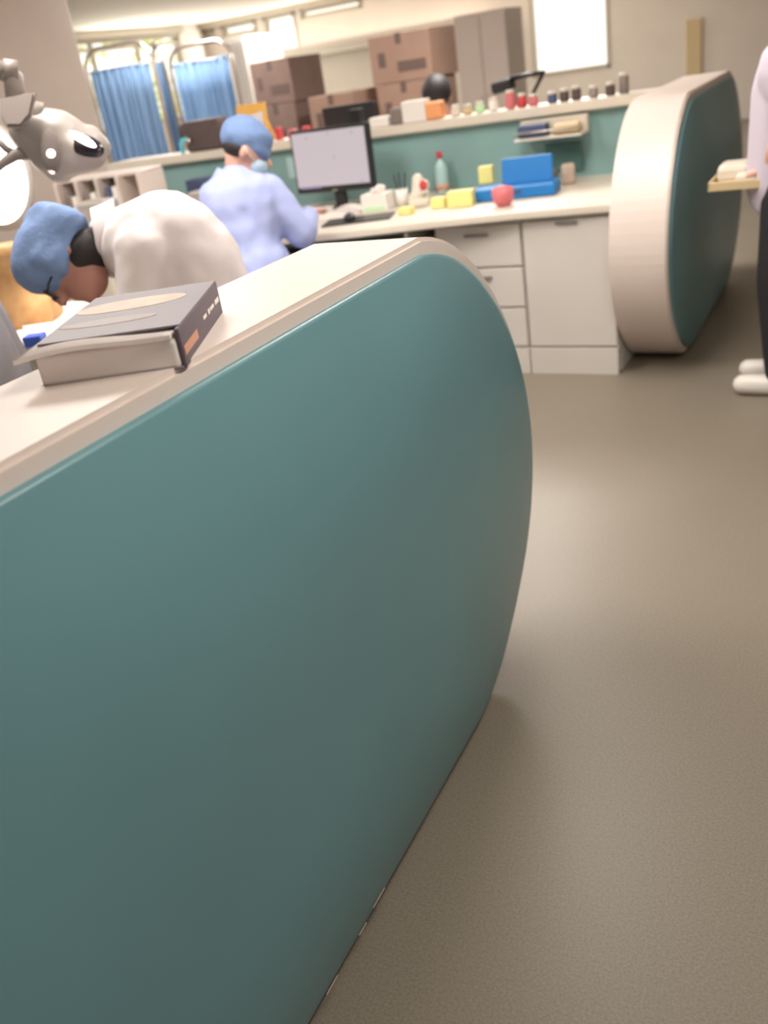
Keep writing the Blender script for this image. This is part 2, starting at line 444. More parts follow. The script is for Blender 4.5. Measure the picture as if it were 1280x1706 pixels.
cabinet(-1.93, -1.482, 4.17, 'drawer', 'white drawer cabinet left of the plain door cabinet')
# keyboard shelf
b = MB(); kt = thing('keyboard_tray', 'white pull-out keyboard tray under the desk beside the blue clinician', 'tray', (-2.45, 3.98, .66))
b.prism([(-2.0, 3.92), (-2.3, 3.84), (-3.0, 3.74), (-3.0, 4.2), (-2.0, 4.4)], .655, .685, bev=.004); b.build('tray_board', 'cream', kt)
for x_, y_ in ((-2.02, 4.02), (-3.0, 3.86)):
    b = MB(); b.span((x_, y_, .685), (x_ + .02, y_ + .36, .764), bev=.002); b.build('bracket', 'seam', kt)
b = MB(); b.box((-2.5, 3.97, .703), (.46, .15, .03), fr=rz(.17)); o = b.build('keyboard', 'black'); tag(o, 'black keyboard on the pull-out tray below the monitor desk', 'keyboard')

# bench 1 (its desk lies behind the near end panel)
t1 = thing('lab_bench', 'white near bench ledge joining the foreground teal end', 'bench', (-2.6, .9, 0))
b = MB(); b.span((-4.3, .52, 1.145), (-1.036, .81, 1.18), bev=.006); b.build('ledge', 'rim', t1)
b = MB(); b.span((-4.3, .64, .04), (-1.04, .68, 1.145), bev=0); b.build('divider', 'teal_board', t1)
b = MB(); b.span((-4.3, .68, .765), (-1.04, 1.45, .80), bev=.005); b.build('worktop', 'cream', t1)
b = MB(); b.span((-2.2, .70, 0), (-1.05, 1.38, .764), bev=.003); b.build('base_cabinet', 'cabinet', t1)
b = MB(); b.span((-4.3, .7, 0), (-4.26, 1.4, .764), bev=.003); b.build('support_panel', 'cabinet', t1)

# ------------------------------------------------------------------ book on the near bench
BT = 1.187
bk = thing('textbook', 'thick grey-mauve paperback textbook lying on the near white bench top', 'book', (-.928, .956, BT), .4536)
w_, l_, h_ = .188, .284, .044
b = MB(); b.box((0, 0, h_ * .5 - .002), (w_, l_ - .006, h_ * .92), bev=.006, seg=3)
b.build('page_block', 'paper', bk, local=True)
# loose front leaves fanned past the cover, gap below them
m = bmesh.new(); nx, ny = 14, 3; top = []; bot = []
for i in range(nx + 1):
    u = i / nx; x = -w_ / 2 - .016 + u * (w_ + .012)
    lift = .010 * math.sin(PI * min(1, u * 1.05)) * (1 - u) + .001
    for arr, dz in ((top, 0), (bot, -.006)):
        arr.append([m.verts.new((x, y, h_ + lift + dz + (.002 if y < -l_ / 2 else 0))) for y in (-l_ / 2 - .022 + .02 * u, -l_ / 4, 0, l_ / 2 - .004)])
for arr in (top, bot):
    for i in range(nx):
        for j in range(3): m.faces.new((arr[i][j], arr[i + 1][j], arr[i + 1][j + 1], arr[i][j + 1])).smooth = True
for i in range(nx):
    for j in (0, 3): m.faces.new((top[i][j], top[i + 1][j], bot[i + 1][j], bot[i][j]))
for i in (0, nx):
    for j in range(3): m.faces.new((top[i][j], top[i][j + 1], bot[i][j + 1], bot[i][j]))
bmesh.ops.recalc_face_normals(m, faces=m.faces)
b = MB(); b.bm.free(); b.bm = m; b.build('front_leaves', 'paper', bk, local=True)
b = MB(); b.box((.003, .012, h_ + .0075), (w_ + .004, l_ - .022, .003), bev=.001); b.build('front_cover', 'cover', bk, local=True)
b = MB(); b.box((0, 0, .0015), (w_ + .006, l_, .003), bev=.001); b.build('back_cover', 'cover', bk, local=True)
b = MB(); b.box((w_ / 2 + .003, .004, h_ / 2 + .003), (.006, l_ - .004, h_ + .009), bev=.0025); sp = b.build('spine', 'spine', bk, local=True)
b = MB(); b.box((w_ / 2 + .0064, -.085, h_ * .45), (.0006, .085, .012), bev=0); b.build('spine_bar', 'orange', sp, local=True)
b = MB()
for k, (yy, ll) in enumerate(((.02, .022), (.05, .012), (.075, .028), (.115, .03))): b.box((w_ / 2 + .0064, yy, h_ * .62), (.0006, ll, .007 if k % 2 else .005), bev=0)
b.build('spine_text', 'paper', sp, local=True)
b = MB()
pts = []
for k in range(40):
    a = 2 * PI * k / 40; pts.append((-.012 + .082 * math.copysign(abs(math.cos(a)) ** .8, math.cos(a)), .055 + .036 * math.sin(a) + .006 * math.cos(a)))
b.prism(pts, h_ + .009, h_ + .0095); b.build('cover_picture', 'beige', bk, local=True)
b = MB(); pts = [(-.02 + .07 * math.cos(2 * PI * k / 24), -.04 + .020 * math.sin(2 * PI * k / 24)) for k in range(24)]
b.prism(pts, h_ + .009, h_ + .0095); b.build('cover_title', 'beige_dim', bk, local=True)

# ------------------------------------------------------------------ folding screens
def screen(px0, px1, pyt0, pyt1, pyc0, pyc1, y0, y1, label):
    a = aty(px0, pyt0, y0); c = aty(px1, pyt1, y1); ca = aty(px0, pyc0, y0); cc = aty(px1, pyc1, y1)
    zt = (a.z + c.z) / 2; zc = (ca.z + cc.z) / 2
    A = Vector((a.x, y0, 0)); B = Vector((c.x, y1, 0)); d = (B - A); L = d.length; d.normalize()
    t = thing('folding_screen', label, 'privacy screen', ((A + B) / 2), 0, 'blue folding privacy screens')
    r = .16; pts = [A + Vector((0, 0, .03)), A + Vector((0, 0, zt - r))]
    for k in range(1, 7):
        an = PI / 2 * k / 6; pts.append(A + d * (r - r * math.cos(an)) + Vector((0, 0, zt - r + r * math.sin(an))))
    for k in range(0, 7):
        an = PI / 2 * k / 6; pts.append(B - d * (r - r * math.sin(an)) + Vector((0, 0, zt - r + r * math.cos(an))))
    pts.append(B + Vector((0, 0, .03)))
    b = MB(); b.tube(pts, .016, 10); b.build('frame', 'chrome', t)
    nrm = Vector((-d.y, d.x, 0))
    for P in (A, B):
        b = MB(); b.tube([P - nrm * .16 + Vector((0, 0, .02)), P + nrm * .16 + Vector((0, 0, .02))], .014, 8); b.build('foot', 'chrome', t)
    for z_ in (zc, .35):
        b = MB(); b.tube([A + Vector((0, 0, z_)), B + Vector((0, 0, z_))], .006, 8); b.build('curtain_rod', 'steel', t)
    m = bmesh.new(); n = 90; cols = []
    for i in range(n + 1):
        u = i / n; o_ = .018 * math.sin(u * 2 * PI * 9 + 1.5 * math.sin(u * 11)) + .006 * math.sin(u * 61)
        P = A + d * (.03 + u * (L - .06))
        cols.append([m.verts.new(P + nrm * (o_ * (1 if k else .5)) + Vector((0, 0, zc + .012 - (zc - .33) * k / 6))) for k in range(7)])
    for i in range(n):
        for k in range(6): m.faces.new((cols[i][k], cols[i + 1][k], cols[i + 1][k + 1], cols[i][k + 1])).smooth = True
    bmesh.ops.solidify(m, geom=m.faces[:], thickness=.003)
    b = MB(); b.bm.free(); b.bm = m; b.build('curtain', 'curtain', t)
    return t
screen(134, 247, 80, 72, 121, 108, 6.7, 6.75, 'blue curtain screen next to the grey column')
screen(249, 267, 70, 75, 107, 106, 7.1, 7.0, 'narrow middle fold of blue curtain screen between two wide panels')
screen(276, 381, 78, 68, 109, 97, 6.75, 6.7, 'blue curtain screen right of the others, behind the brown bag')

# ------------------------------------------------------------------ cardboard cartons behind the bench
def carton(px0, px1, pt, pb, y, dep, m, label, hole=True):
    a = aty(px0, pt, y); c = aty(px1, pb, y); a2 = aty(px0, pb, y)
    z1 = aty((px0 + px1) / 2, (pt), y).z; z0 = aty((px0 + px1) / 2, pb, y).z
    return box_carton(a.x, c.x, y, dep, z0, z1, m, label, hole)
def box_carton(x0, x1, y, dep, z0, z1, m, label, hole=True):
    t = thing('cardboard_box', label, 'box', ((x0 + x1) / 2, y + dep / 2, z0), 0, 'brown cardboard boxes stacked behind the far bench')
    w = x1 - x0; h = z1 - z0
    b = MB(); b.box((0, 0, h / 2), (w - .008, dep, h - .003), bev=.006); b.build('carton', m, t, local=True)
    b = MB(); b.box((0, 0, h - .001), (.05, dep + .004, .003), bev=0); b.box((0, -dep / 2 - .0008, h - .04), (.05, .002, .08), bev=0); b.build('tape', 'tape', t, local=True)
    b = MB(); b.box((w * .18, -dep / 2 - .0008, h * .32), (w * .46, .002, h * .22), bev=0)
    b.box((-w * .3, -dep / 2 - .0008, h * .5), (w * .12, .002, h * .3), bev=0); b.build('printed_mark', 'tape', t, local=True)
    return t
KY = 7.4 / 5.62
def kbox(x0, x1, y, dep, z0, z1, *a): return box_carton(x0 * KY, x1 * KY, y * KY, dep * KY, 1.5 + (z0 - 1.5) * KY, 1.5 + (z1 - 1.5) * KY, *a)
YC = 5.62; Z0 = .803
kbox(-3.83, -3.50, YC, .42, Z0, 1.08, 'kraft_dark', 'brown cardboard box at the bottom of the left stack')
kbox(-3.82, -3.50, YC, .42, 1.08, 1.36, 'kraft_dark', 'brown cardboard box in the middle of the left stack')
kbox(-3.81, -3.49, YC, .42, 1.36, 1.63, 'kraft_dark', 'brown cardboard box topping the left stack')
kbox(-3.31, -2.98, YC - .12, .34, Z0, 1.09, 'kraft_dark', 'lower cardboard box of the short middle pile')
kbox(-3.32, -2.98, YC - .13, .34, 1.09, 1.375, 'kraft', 'upper cardboard box of the short pile between tall stacks')
kbox(-2.89, -2.50, YC, .40, Z0, 1.08, 'kraft', 'cardboard box at the bottom of the right stack')
kbox(-2.885, -2.495, YC, .40, 1.08, 1.38, 'kraft', 'cardboard box in the middle of the right stack behind the black-haired person')
kbox(-2.90, -2.48, YC, .42, 1.38, 1.655, 'kraft', 'reddish-brown cardboard box topping the right stack')
zt_ = 1.5 + (Z0 - 1.5) * KY - .004
st = thing('low_table', 'low table carrying the brown cardboard stacks behind the far bench', 'table', (-4.25, 7.4, 0))
b = MB(); b.box((0, 0, zt_ - .015), (2.1, .95, .03), bev=.004); b.build('tabletop', 'cream', st, local=True)
for sx in (-1, 1):
    for sy in (-1, 1):
        b = MB(); b.box((sx * 1.0, sy * .42, (zt_ - .03) / 2), (.05, .05, zt_ - .03)); b.build('leg', 'steel', st, local=True)

# grey and white tall cabinets beyond the cartons
def tall_cab(px0, px1, pt, y, dep, m, name, label):
    a = aty(px0, pt, y); c = aty(px1, pt, y)
    t = thing(name, label, 'cabinet', ((a.x + c.x) / 2, y + dep / 2, 0)); z1 = max(a.z, c.z) if a.z > 1.2 else 1.2
    z1 = aty((px0 + px1) / 2, pt, y).z
    w = c.x - a.x
    b = MB(); b.box((0, 0, z1 / 2), (w, dep, z1), bev=.006); b.build('body', m, t, local=True)
    for s_ in (-1, 1):
        b = MB(); b.box((s_ * w / 4, -dep / 2 - .008, z1 / 2), (w / 2 - .012, .016, z1 - .08), bev=.003); d_ = b.build('door', m, t, local=True)
        b = MB(); b.box((s_ * .04, -dep / 2 - .024, z1 * .55), (.012, .016, .14), bev=.003); b.build('handle', 'steel', d_, local=True)
    return t
tall_cab(377, 405, 62, 9.3, .75, 'white', 'storage_cabinet', 'narrow white and grey cabinet between the blue screen and the left cardboard stack')
tall_cab(755, 842, 20, 9.5, .5, 'column', 'storage_cabinet', 'wide grey cabinet behind the black-haired person')

# ------------------------------------------------------------------ monitor on the far desk
def monitor(c, w, h, yaw, label, screenmat, base_z, tilt=0.0):
    t = thing('computer_monitor', label, 'monitor', (c[0], c[1], base_z), yaw)
    zc = c[2] - base_z; R_ = Matrix.Rotation(-tilt, 3, 'X')
    P = Vector((0, 0, zc))
    b = MB(); b.box(P, (w, .04, h), fr=R_, bev=.008); b.build('casing', 'black', t, local=True)
    b = MB(); b.box(P + R_ @ Vector((-.004, -.0205, .008)), (w - .035, .002, h - .05), fr=R_, bev=0); s_ = b.build('screen', screenmat, t, local=True)
    if screenmat == 'screen':
        for u, v in ((-.28, .36), (.0, .40), (.3, .38), (.05, .04), (.36, -.36), (-.2, -.4)):
            b = MB(); b.box(P + R_ @ Vector((u * w, -.0218, v * h)), (.012, .001, .009), fr=R_, bev=0); b.build('screen_icon', 'screen_mark', s_, local=True)
        b = MB()
        b.box(P + R_ @ Vector((-.3 * w, -.0218, -.405 * h)), (.14, .001, .012), fr=R_, bev=0)
        b.build('taskbar', 'screen_mark', s_, local=True)
        b = MB(); b.box(P + R_ @ Vector((0, -.0212, -h / 2 + .008)), (.035, .001, .007), fr=R_, bev=0); b.build('badge', 'steel', t, local=True)
    b = MB(); b.span((-.035, .01, .015), (.035, .04, zc - .02), bev=.006); b.build('neck', 'black', t, local=True)
    b = MB(); b.lathe([(0, 0), (.12, 0), (.125, .008), (.10, .018), (.03, .022), (0, .022)], (0, 0, 0), sy=.75); b.build('base', 'black', t, local=True)
    return t
m0 = aty(555, 267, 4.62)
monitor((m0.x, m0.y, m0.z + .005), .515, .335, -.06, 'black desktop monitor with lit pale screen, right of the clinician in blue', 'screen', .80, .05)
m1 = aty(862, 133, 5.85)
lp = thing('desk_lamp', 'black desk lamp with long thin arm on the rear worktop by the bright window', 'lamp', (m1.x + .16, 5.62, .80))
def lpx(px, py): q = aty(px, py, 5.62); return q - Vector((m1.x + .16, 5.62, .80))
b = MB(); b.lathe([(0, 0), (.09, 0), (.09, .015), (.02, .03), (0, .03)], (0, 0, 0)); b.build('base', 'black', lp, local=True)
b = MB(); b.tube([(0, 0, .02), (0, 0, .40), lpx(905, 122)], .012, 8); b.build('post', 'black', lp, local=True)
b = MB(); b.tube([lpx(908, 120), lpx(878, 125), lpx(850, 131)], [.010, .014, .018], 8); b.build('arm', 'black', lp, local=True)
b = MB(); b.box(lpx(839, 143), (.13, .10, .07), fr=Matrix.Rotation(-.15, 3, 'Y'), bev=.02, seg=3); b.build('lamp_shade', 'black', lp, local=True)
# dark second monitor back, behind the ledge
m2 = aty(665, 190, 5.4)

# open book, pad, mouse on desk
p = at(552, 357, .80)
ob = thing('open_book', 'open white book lying on the desk below the monitor', 'book', (p.x, p.y, .80), .15)
def leaf_half(sx):
    m = bmesh.new(); rows = []
    for i in range(11):
        u = i / 10; z = .022 * math.sin(PI * min(1, u * 1.1)) * (1 - .5 * u) + .012 * (1 - u) + .003
        rows.append([m.verts.new((sx * u * .19, y, z)) for y in (-.13, .13)] + [m.verts.new((sx * u * .19, y, .0)) for y in (.13, -.13)])
    for A, B in zip(rows, rows[1:]):
        for k in range(4): m.faces.new((A[k], A[(k + 1) % 4], B[(k + 1) % 4], B[k]))
    m.faces.new(rows[0]); m.faces.new(rows[-1]); bmesh.ops.recalc_face_normals(m, faces=m.faces)
    b = MB(); b.bm.free(); b.bm = m; return b
leaf_half(-1).build('page_block', 'paper', ob, local=True); leaf_half(1).build('page_block', 'paper', ob, local=True)
p = at(598, 367, .80)
b = MB(); b.box((p.x, p.y, .805), (.36, .20, .006), fr=rz(.3), bev=.002); o = b.build('desk_pad', 'black'); tag(o, 'black flat desk pad at the desk edge below the monitor', 'desk pad')
p = at(583, 362, .82)
mo = thing('computer_mouse', 'black mouse on the black desk pad', 'mouse', (p.x, p.y, .8085), .6)
b = MB(); b.ell((0, 0, .012), (.032, .055, .022)); b.build('shell', 'dark', mo, local=True)
b = MB(); b.box((0, .03, .033), (.006, .016, .006), bev=.002); b.build('wheel', 'lampgrey', mo, local=True)

# objects on the far desk
def simple(name, m, p, size, label, cat, rot=0.0, bev=.004, group=None):
    b = MB(); b.box((0, 0, size[2] / 2), size, bev=bev)
    o = b.build(name, m, local=True); o.location = p; o.rotation_euler.z = rot; tag(o, label, cat, group); return o
DZ = .801
def dsk(px, py): q = at(px, py, .8); return (q.x, q.y, DZ)
# tissue box right of monitor
q = dsk(632, 350); tb = thing('tissue_box', 'pale tissue box on the desk right beside the monitor', 'tissue box', q, .1)
b = MB(); b.box((0, 0, .045), (.15, .12, .09)); b.build('carton', 'white', tb, local=True)
b = MB()
for k in range(4): b.box((random.uniform(-.03, .03), random.uniform(-.02, .02), .095 + .006 * k), (.07, .03, .03), fr=rz(k * .8), bev=.01)
b.build('tissue', 'paper', tb, local=True)
b = MB(); b.box((0, -.061, .018), (.12, .002, .02), bev=0); b.build('green_band', mk('pale_green', (190, 226, 180)), tb, local=True)
# pen cup with pens
q = dsk(672, 344)
pc = thing('pen_cup', 'white cup with dark pens left of the plaster model', 'cup', q)
b = MB(); b.lathe([(0, 0), (.032, 0), (.036, .09), (.033, .09), (.03, .006), (0, .006)], (0, 0, 0)); b.build('cup', 'white', pc, local=True)
for k, a in enumerate((0, 2.1, 4.2)):
    b = MB(); b.tube([(0.01 * math.cos(a), .01 * math.sin(a), .01), (.035 * math.cos(a), .035 * math.sin(a), .17)], .004, 6); b.build('pen', 'black', pc, local=True)
# plaster dental model: cream cast with pink-red gum
q = dsk(700, 343)
dm = thing('dental_model', 'cream plaster jaw model with red gum standing on the desk', 'dental model', q, .3)
b = MB(); b.box((0, 0, .02), (.11, .09, .04), bev=.012); b.cap((0, .01, .04), (.0, .03, .13), .045, .03); b.cap((-.03, 0, .04), (.035, 0, .1), .03, .03); b.blob_src = 1
o = b.build('plaster_cast', 'cream', dm, local=True)
b = MB(); b.ell((.035, -.035, .105), (.02, .014, .028)); b.build('gum', 'red', dm, local=True)
b = MB()
for k in range(6): b.box((.012 + .009 * k, -.046 + .002 * k, .072), (.008, .008, .014), bev=.003)
b.build('teeth_row', 'paper', dm, local=True)
# spray bottle
q = dsk(739, 322)
sb = thing('bottle', 'tall clear plastic bottle with red cap in front of the divider', 'bottle', q)
b = MB(); b.lathe([(0, 0), (.034, 0), (.037, .01), (.037, .13), (.03, .155), (.014, .175), (.013, .19), (0, .19)], (0, 0, 0)); b.build('bottle_body', 'bottle', sb, local=True)
b = MB(); b.lathe([(0, .188), (.017, .188), (.017, .215), (.010, .222), (0, .222)], (0, 0, 0)); b.build('cap', 'red', sb, local=True)
b = MB(); b.lathe([(.0375, .02), (.0378, .02), (.0378, .05), (.0375, .05)], (0, 0, 0)); b.build('label_band', 'orange', sb, local=True)
# yellow wax packs
for k, (px, py, s_, lb) in enumerate(((678, 357, (.075, .05, .035), 'small yellow box nearest the desk edge, below the plaster model'),
        (733, 346, (.075, .06, .05), 'yellow box in front of the tall bottle'),
        (770, 343, (.13, .08, .075), 'largest yellow box, between the bottle and the blue case'))):
    simple('yellow_box', 'yellow', dsk(px, py), s_, lb, 'box', .15 * (k - 1), group='yellow boxes on the far desk')
# blue case with lower lid, yellow box on it
q = dsk(868, 327)
bc = thing('plastic_case', 'bright blue open plastic case on the far desk', 'case', (q[0], q[1], DZ), .12)
b = MB(); b.box((-.02, 0, .03), (.42, .16, .06), bev=.01); b.build('tray', 'blue', bc, local=True)
b = MB(); b.box((.03, .06, .115), (.26, .03, .13), fr=Matrix.Rotation(-.2, 3, 'X'), bev=.008); b.build('lid', 'blue', bc, local=True)
b = MB(); b.box((.0, -.082, .035), (.04, .008, .015), bev=.003); b.build('latch', 'navy', bc, local=True)
q = dsk(806, 327)
simple('yellow_box', 'yellow', (q[0] + .02, q[1] + .02, .863), (.075, .05, .085), 'upright yellow box standing on the left end of the blue case', 'box', .1, group='yellow boxes on the far desk')
q = dsk(842, 342)
rb = thing('rubber_bowl', 'round pink-red rubber mixing bowl in front of the blue case', 'bowl', (q[0], q[1] - .02, DZ))
b = MB(); b.lathe([(0, 0), (.03, 0), (.05, .03), (.055, .06), (.05, .085), (.046, .085), (.05, .06), (.044, .032), (.026, .008), (0, .008)], (0, 0, 0)); b.build('bowl_body', 'pinkred', rb, local=True)
b = MB(); b.lathe([(0, .06), (.048, .062), (.03, .09), (0, .098)], (0, 0, 0)); b.build('contents', 'pinkred', rb, local=True)
# items right of case
simple('paper_cup', 'beige', dsk(948, 306), (.07, .07, .10), 'beige carton to the right of the blue case', 'box', .2, .012)
simple('tool_box', 'seam', dsk(918, 310), (.07, .06, .08), 'brown grey block touching the right side of the blue case', 'box', .0, .008)
# shelf clip-rack on divider
p = aty(925, 213, 4.98)
rk = thing('wall_rack', 'cream rack hung on the teal divider beside the bench end', 'rack', (p.x, 4.97, p.z - .04))
b = MB(); b.span((p.x - .19, 4.86, p.z - .04), (p.x + .17, 4.99, p.z - .028), bev=.003); b.span((p.x - .19, 4.985, p.z - .04), (p.x + .17, 5.03, p.z + .05), bev=.003); b.build('tray', 'cream', rk)
b = MB(); b.tube([(p.x - .19, 4.865, p.z), (p.x + .17, 4.865, p.z)], .005, 8); b.build('rail', 'steel', rk)
simple('glove_box', 'navy', (p.x - .10, 4.93, p.z - .026), (.15, .08, .06), 'blue-grey box sitting on the hung cream rack', 'box')
simple('tissue_pack', 'tan', (p.x + .08, 4.93, p.z - .026), (.14, .08, .05), 'tan pack lying on the hung cream rack', 'pack', .1, .015)
p = aty(935, 265, 5.0)
b = MB(); b.box((p.x, 5.06, p.z), (.2, .02, .14), bev=.004); o = b.build('notice_board', mk('dark_teal', (74, 112, 108), .6)); tag(o, 'dark green panel fixed on the teal divider above the blue case', 'panel')
p = aty(484, 282, 4.86)
b = MB(); b.box((p.x - .02, yl(p.x) + .055, p.z), (.085, .008, .12), bev=.002); o = b.build('paper_note', 'bottle'); tag(o, 'pale note stuck on the divider left of the monitor', 'note')

# ------------------------------------------------------------------ items on the far ledge
LZ = 1.181
def ldg(px, py):
    q = at(px, py, 1.18); x = q.x; return Vector((x, yl(x) + .12, LZ))
# brown bag with cyan strap
q = ldg(352, 248)
bg_ = thing('handbag', 'dark brown boxy bag with rounded end on the far ledge before the blue screen', 'bag', q, .09)
b = MB(); b.box((.02, 0, .088), (.26, .16, .176), bev=.02, seg=4, smooth=True); b.box((-.10, 0, .12), (.10, .15, .10), bev=.035, seg=4, smooth=True); b.build('bag_body', 'brown_bag', bg_, local=True)
b = MB(); b.tube([(-.13, -.09, .0), (-.13, -.095, .05), (-.115, -.095, .075), (-.08, -.092, .085)], .012, 8); b.build('strap', 'cyan', bg_, local=True)
b = MB(); b.lathe([(0, 0), (.018, 0), (.018, .008), (0, .01)], (-.07, -.092, .07), fr=Matrix.Rotation(PI / 2, 3, 'X')); b.build('clasp', 'chrome', bg_, local=True)
# yellow card holder
q = ldg(418, 240)
yc = thing('desk_calendar', 'orange-yellow standing card with white page behind the blue cap', 'calendar', q + Vector((.01, .03, 0)), .05)
b = MB(); b.box((0, 0, .11), (.21, .012, .22), fr=Matrix.Rotation(-.12, 3, 'X'), bev=.003); b.build('backing_board', 'yellow_card', yc, local=True)
b = MB(); b.prism([(-.09, .14), (.085, .175), (.085, .01), (-.09, .01)], 0, .002, fr=Matrix.Rotation(PI / 2 - .12, 3, 'X'), c=(0, -.023, 0)); b.build('page', 'paper', yc, local=True)
b = MB(); b.box((0, .05, .08), (.18, .01, .17), fr=Matrix.Rotation(.5, 3, 'X'), bev=.002); b.build('rear_leg', 'yellow_card', yc, local=True)
for k, (px, sz, mt_, lb) in enumerate(((448, (.03, .05, .07), 'red', 'slim red box on the ledge right of the yellow card'), (459, (.045, .05, .05), 'pinkred', 'pinkish red box beside the slim red one on the ledge'), (471, (.04, .05, .055), 'red', 'red box on the ledge next to the monitor corner'))):
    simple('small_box', mt_, ldg(px, 238), sz, lb, 'box', .1, group='small red boxes on the far ledge')
# black desk phone/back of device
q = ldg(612, 205)
dv = thing('monitor', 'black device back seen over the ledge above the lit monitor', 'monitor', (q.x, q.y + .28, .80), .05)
b = MB(); b.box((.0, 0, .44), (.36, .04, .14), bev=.008); b.build('casing', 'black', dv, local=True)
b = MB(); b.box((0, .02, .2), (.06, .03, .4)); b.build('neck', 'black', dv, local=True)
b = MB(); b.box((0, 0, .008), (.22, .16, .016)); b.build('base', 'black', dv, local=True)
simple('speaker', 'black', ldg(628, 207), (.07, .07, .11), 'small black speaker at the right top corner of the lit monitor', 'speaker', .1)
simple('paper_box', 'white', ldg(655, 205), (.12, .08, .05), 'low white box on the ledge right of the black speaker', 'box', .1)
simple('wire_basket', 'lampgrey', ldg(678, 203), (.09, .09, .085), 'grey mesh block on the ledge between two white boxes', 'basket', .1, .01)
simple('white_carton', 'white', ldg(717, 196), (.14, .10, .11), 'tall white carton on the ledge before the black-haired person', 'box', .08)
simple('orange_carton', 'orange_box', ldg(760, 188), (.10, .09, .09), 'orange carton on the ledge right of the tall white carton', 'box', .08, .012)
specs = [(786, 'cream', .05, 'pale cream jar on the ledge right of the orange carton'), (805, 'tan', .045, 'tan jar on the ledge left of the greenish jar'), (824, 'pale_green', .05, 'greenish jar on the ledge'),
         (845, 'white', .06, 'white jar under the black laptop end'), (872, 'pinkred', .085, 'tall pink-red jar below the laptop'), (890, 'red', .06, 'short red jar on the ledge'), (908, 'pinkred', .05, 'pink jar next to the bright window area'),
         (938, 'navy', .05, 'dark blue jar on the ledge'), (957, 'brown_bag', .055, 'brown jar on the ledge under the window glare'), (976, 'brown_bag', .06, 'dark brown jar, second from the bench end'), (1003, 'beige_dim', .05, 'pale mauve jar on the ledge'),
         (1030, 'brown_bag', .055, 'reddish brown jar near the bench end'), (1052, 'lampgrey', .09, 'grey jar tallest beside the rounded bench end')]
for px, mt_, h, lb in specs:
    q = ldg(px, 150 + (1060 - px) * .13)
    t = thing('jar', lb, 'jar', q, 0, 'small jars along the far ledge')
    b = MB(); b.lathe([(0, 0), (.022, 0), (.025, .006), (.025, h - .012), (.02, h - .004), (0, h - .004)], (0, 0, 0), n=16); b.build('jar_body', mt_, t, local=True)
    b = MB(); b.lathe([(0, h - .006), (.022, h - .006), (.022, h + .008), (0, h + .009)], (0, 0, 0), n=16); b.build('lid', 'cream' if mt_ != 'cream' else 'white', t, local=True)

# file rack at the left end of the far desk
q = at(255, 322, .80)
fr_ = thing('magazine_rack', 'white desktop file rack on the left end of the far bench', 'file rack', (-4.1, 4.35, .80), .1)
b = MB(); b.box((0, .12, .18), (.62, .02, .36), bev=.004); b.box((0, 0, .01), (.62, .26, .02), bev=.004); b.box((0, .02, .35), (.62, .22, .02), bev=.004)
for k in (-.30, -.15, .0, .15, .30): b.box((k, 0, .18), (.016, .26, .34), bev=.003)
b.build('rack_body', 'rim', fr_, local=True)
for k, (mt_, x, h, lb) in enumerate((('lampgrey', -.225, .25, 'grey binder leftmost in the file rack'), ('white', -.19, .24, 'white binder beside the grey one in the rack'), ('lampgrey', -.09, .26, 'grey binder in the second bay of the rack'), ('white', -.05, .25, 'white binder in the second bay of the rack'), ('navy', .07, .27, 'navy folder in the rack'), ('white', .115, .27, 'white folder right of the navy one'))):
    c, s_ = math.cos(.1), math.sin(.1)
    simple('binder', mt_, (-4.1 + x * c + .02 * s_, 4.35 + x * s_ - .03 * c, .821), (.035, .18, h), lb, 'binder', .1, group='binders in the file rack')
simple('navy_box', 'navy', (-3.62, 4.70, .801), (.30, .10, .24), 'navy blue box file against the divider beside the file rack', 'box file', .1)
simple('paper_tray', 'lampshell', (-3.55, 4.52, .801), (.16, .12, .19), 'grey paper stack holder before the navy box file', 'paper holder', .1, .01)

# ------------------------------------------------------------------ people
def E_(px, py, d): return pd(px, py, d)
def hand(b, wrist, direction, palm_n, s=1.0, side=1):
    """palm and five separate curled fingers"""
    d = Vector(direction).normalized(); n = Vector(palm_n).normalized(); x = d.cross(n).normalized(); n = x.cross(d).normalized()
    W0 = Vector(wrist)
    fr = Matrix((x, d, n)).transposed()
    b.ell(W0 + d * .045 * s, (.040 * s, .052 * s, .017 * s), fr=fr, sub=2)
    for k, (ox, L) in enumerate(((-.030, .062), (-.010, .074), (.010, .070), (.029, .055))):
        p0 = W0 + d * .078 * s + x * ox * s; p1 = p0 + (d * .55 + n * -.12) * L * s; p2 = p1 + (d * .38 - n * .34) * L * s
        b.cap(p0 - d * .02, p1, .0095 * s, .0085 * s); b.cap(p1, p2, .0085 * s, .007 * s)
    p0 = W0 + d * .022 * s + x * -.032 * side * s; p1 = p0 + (d * .5 - x * .8 * side) * .034 * s; p2 = p1 + (d * .9 - x * .2 * side - n * .3) * .028 * s
    b.cap(p0, p1, .012 * s, .010 * s); b.cap(p1, p2, .010 * s, .008 * s)

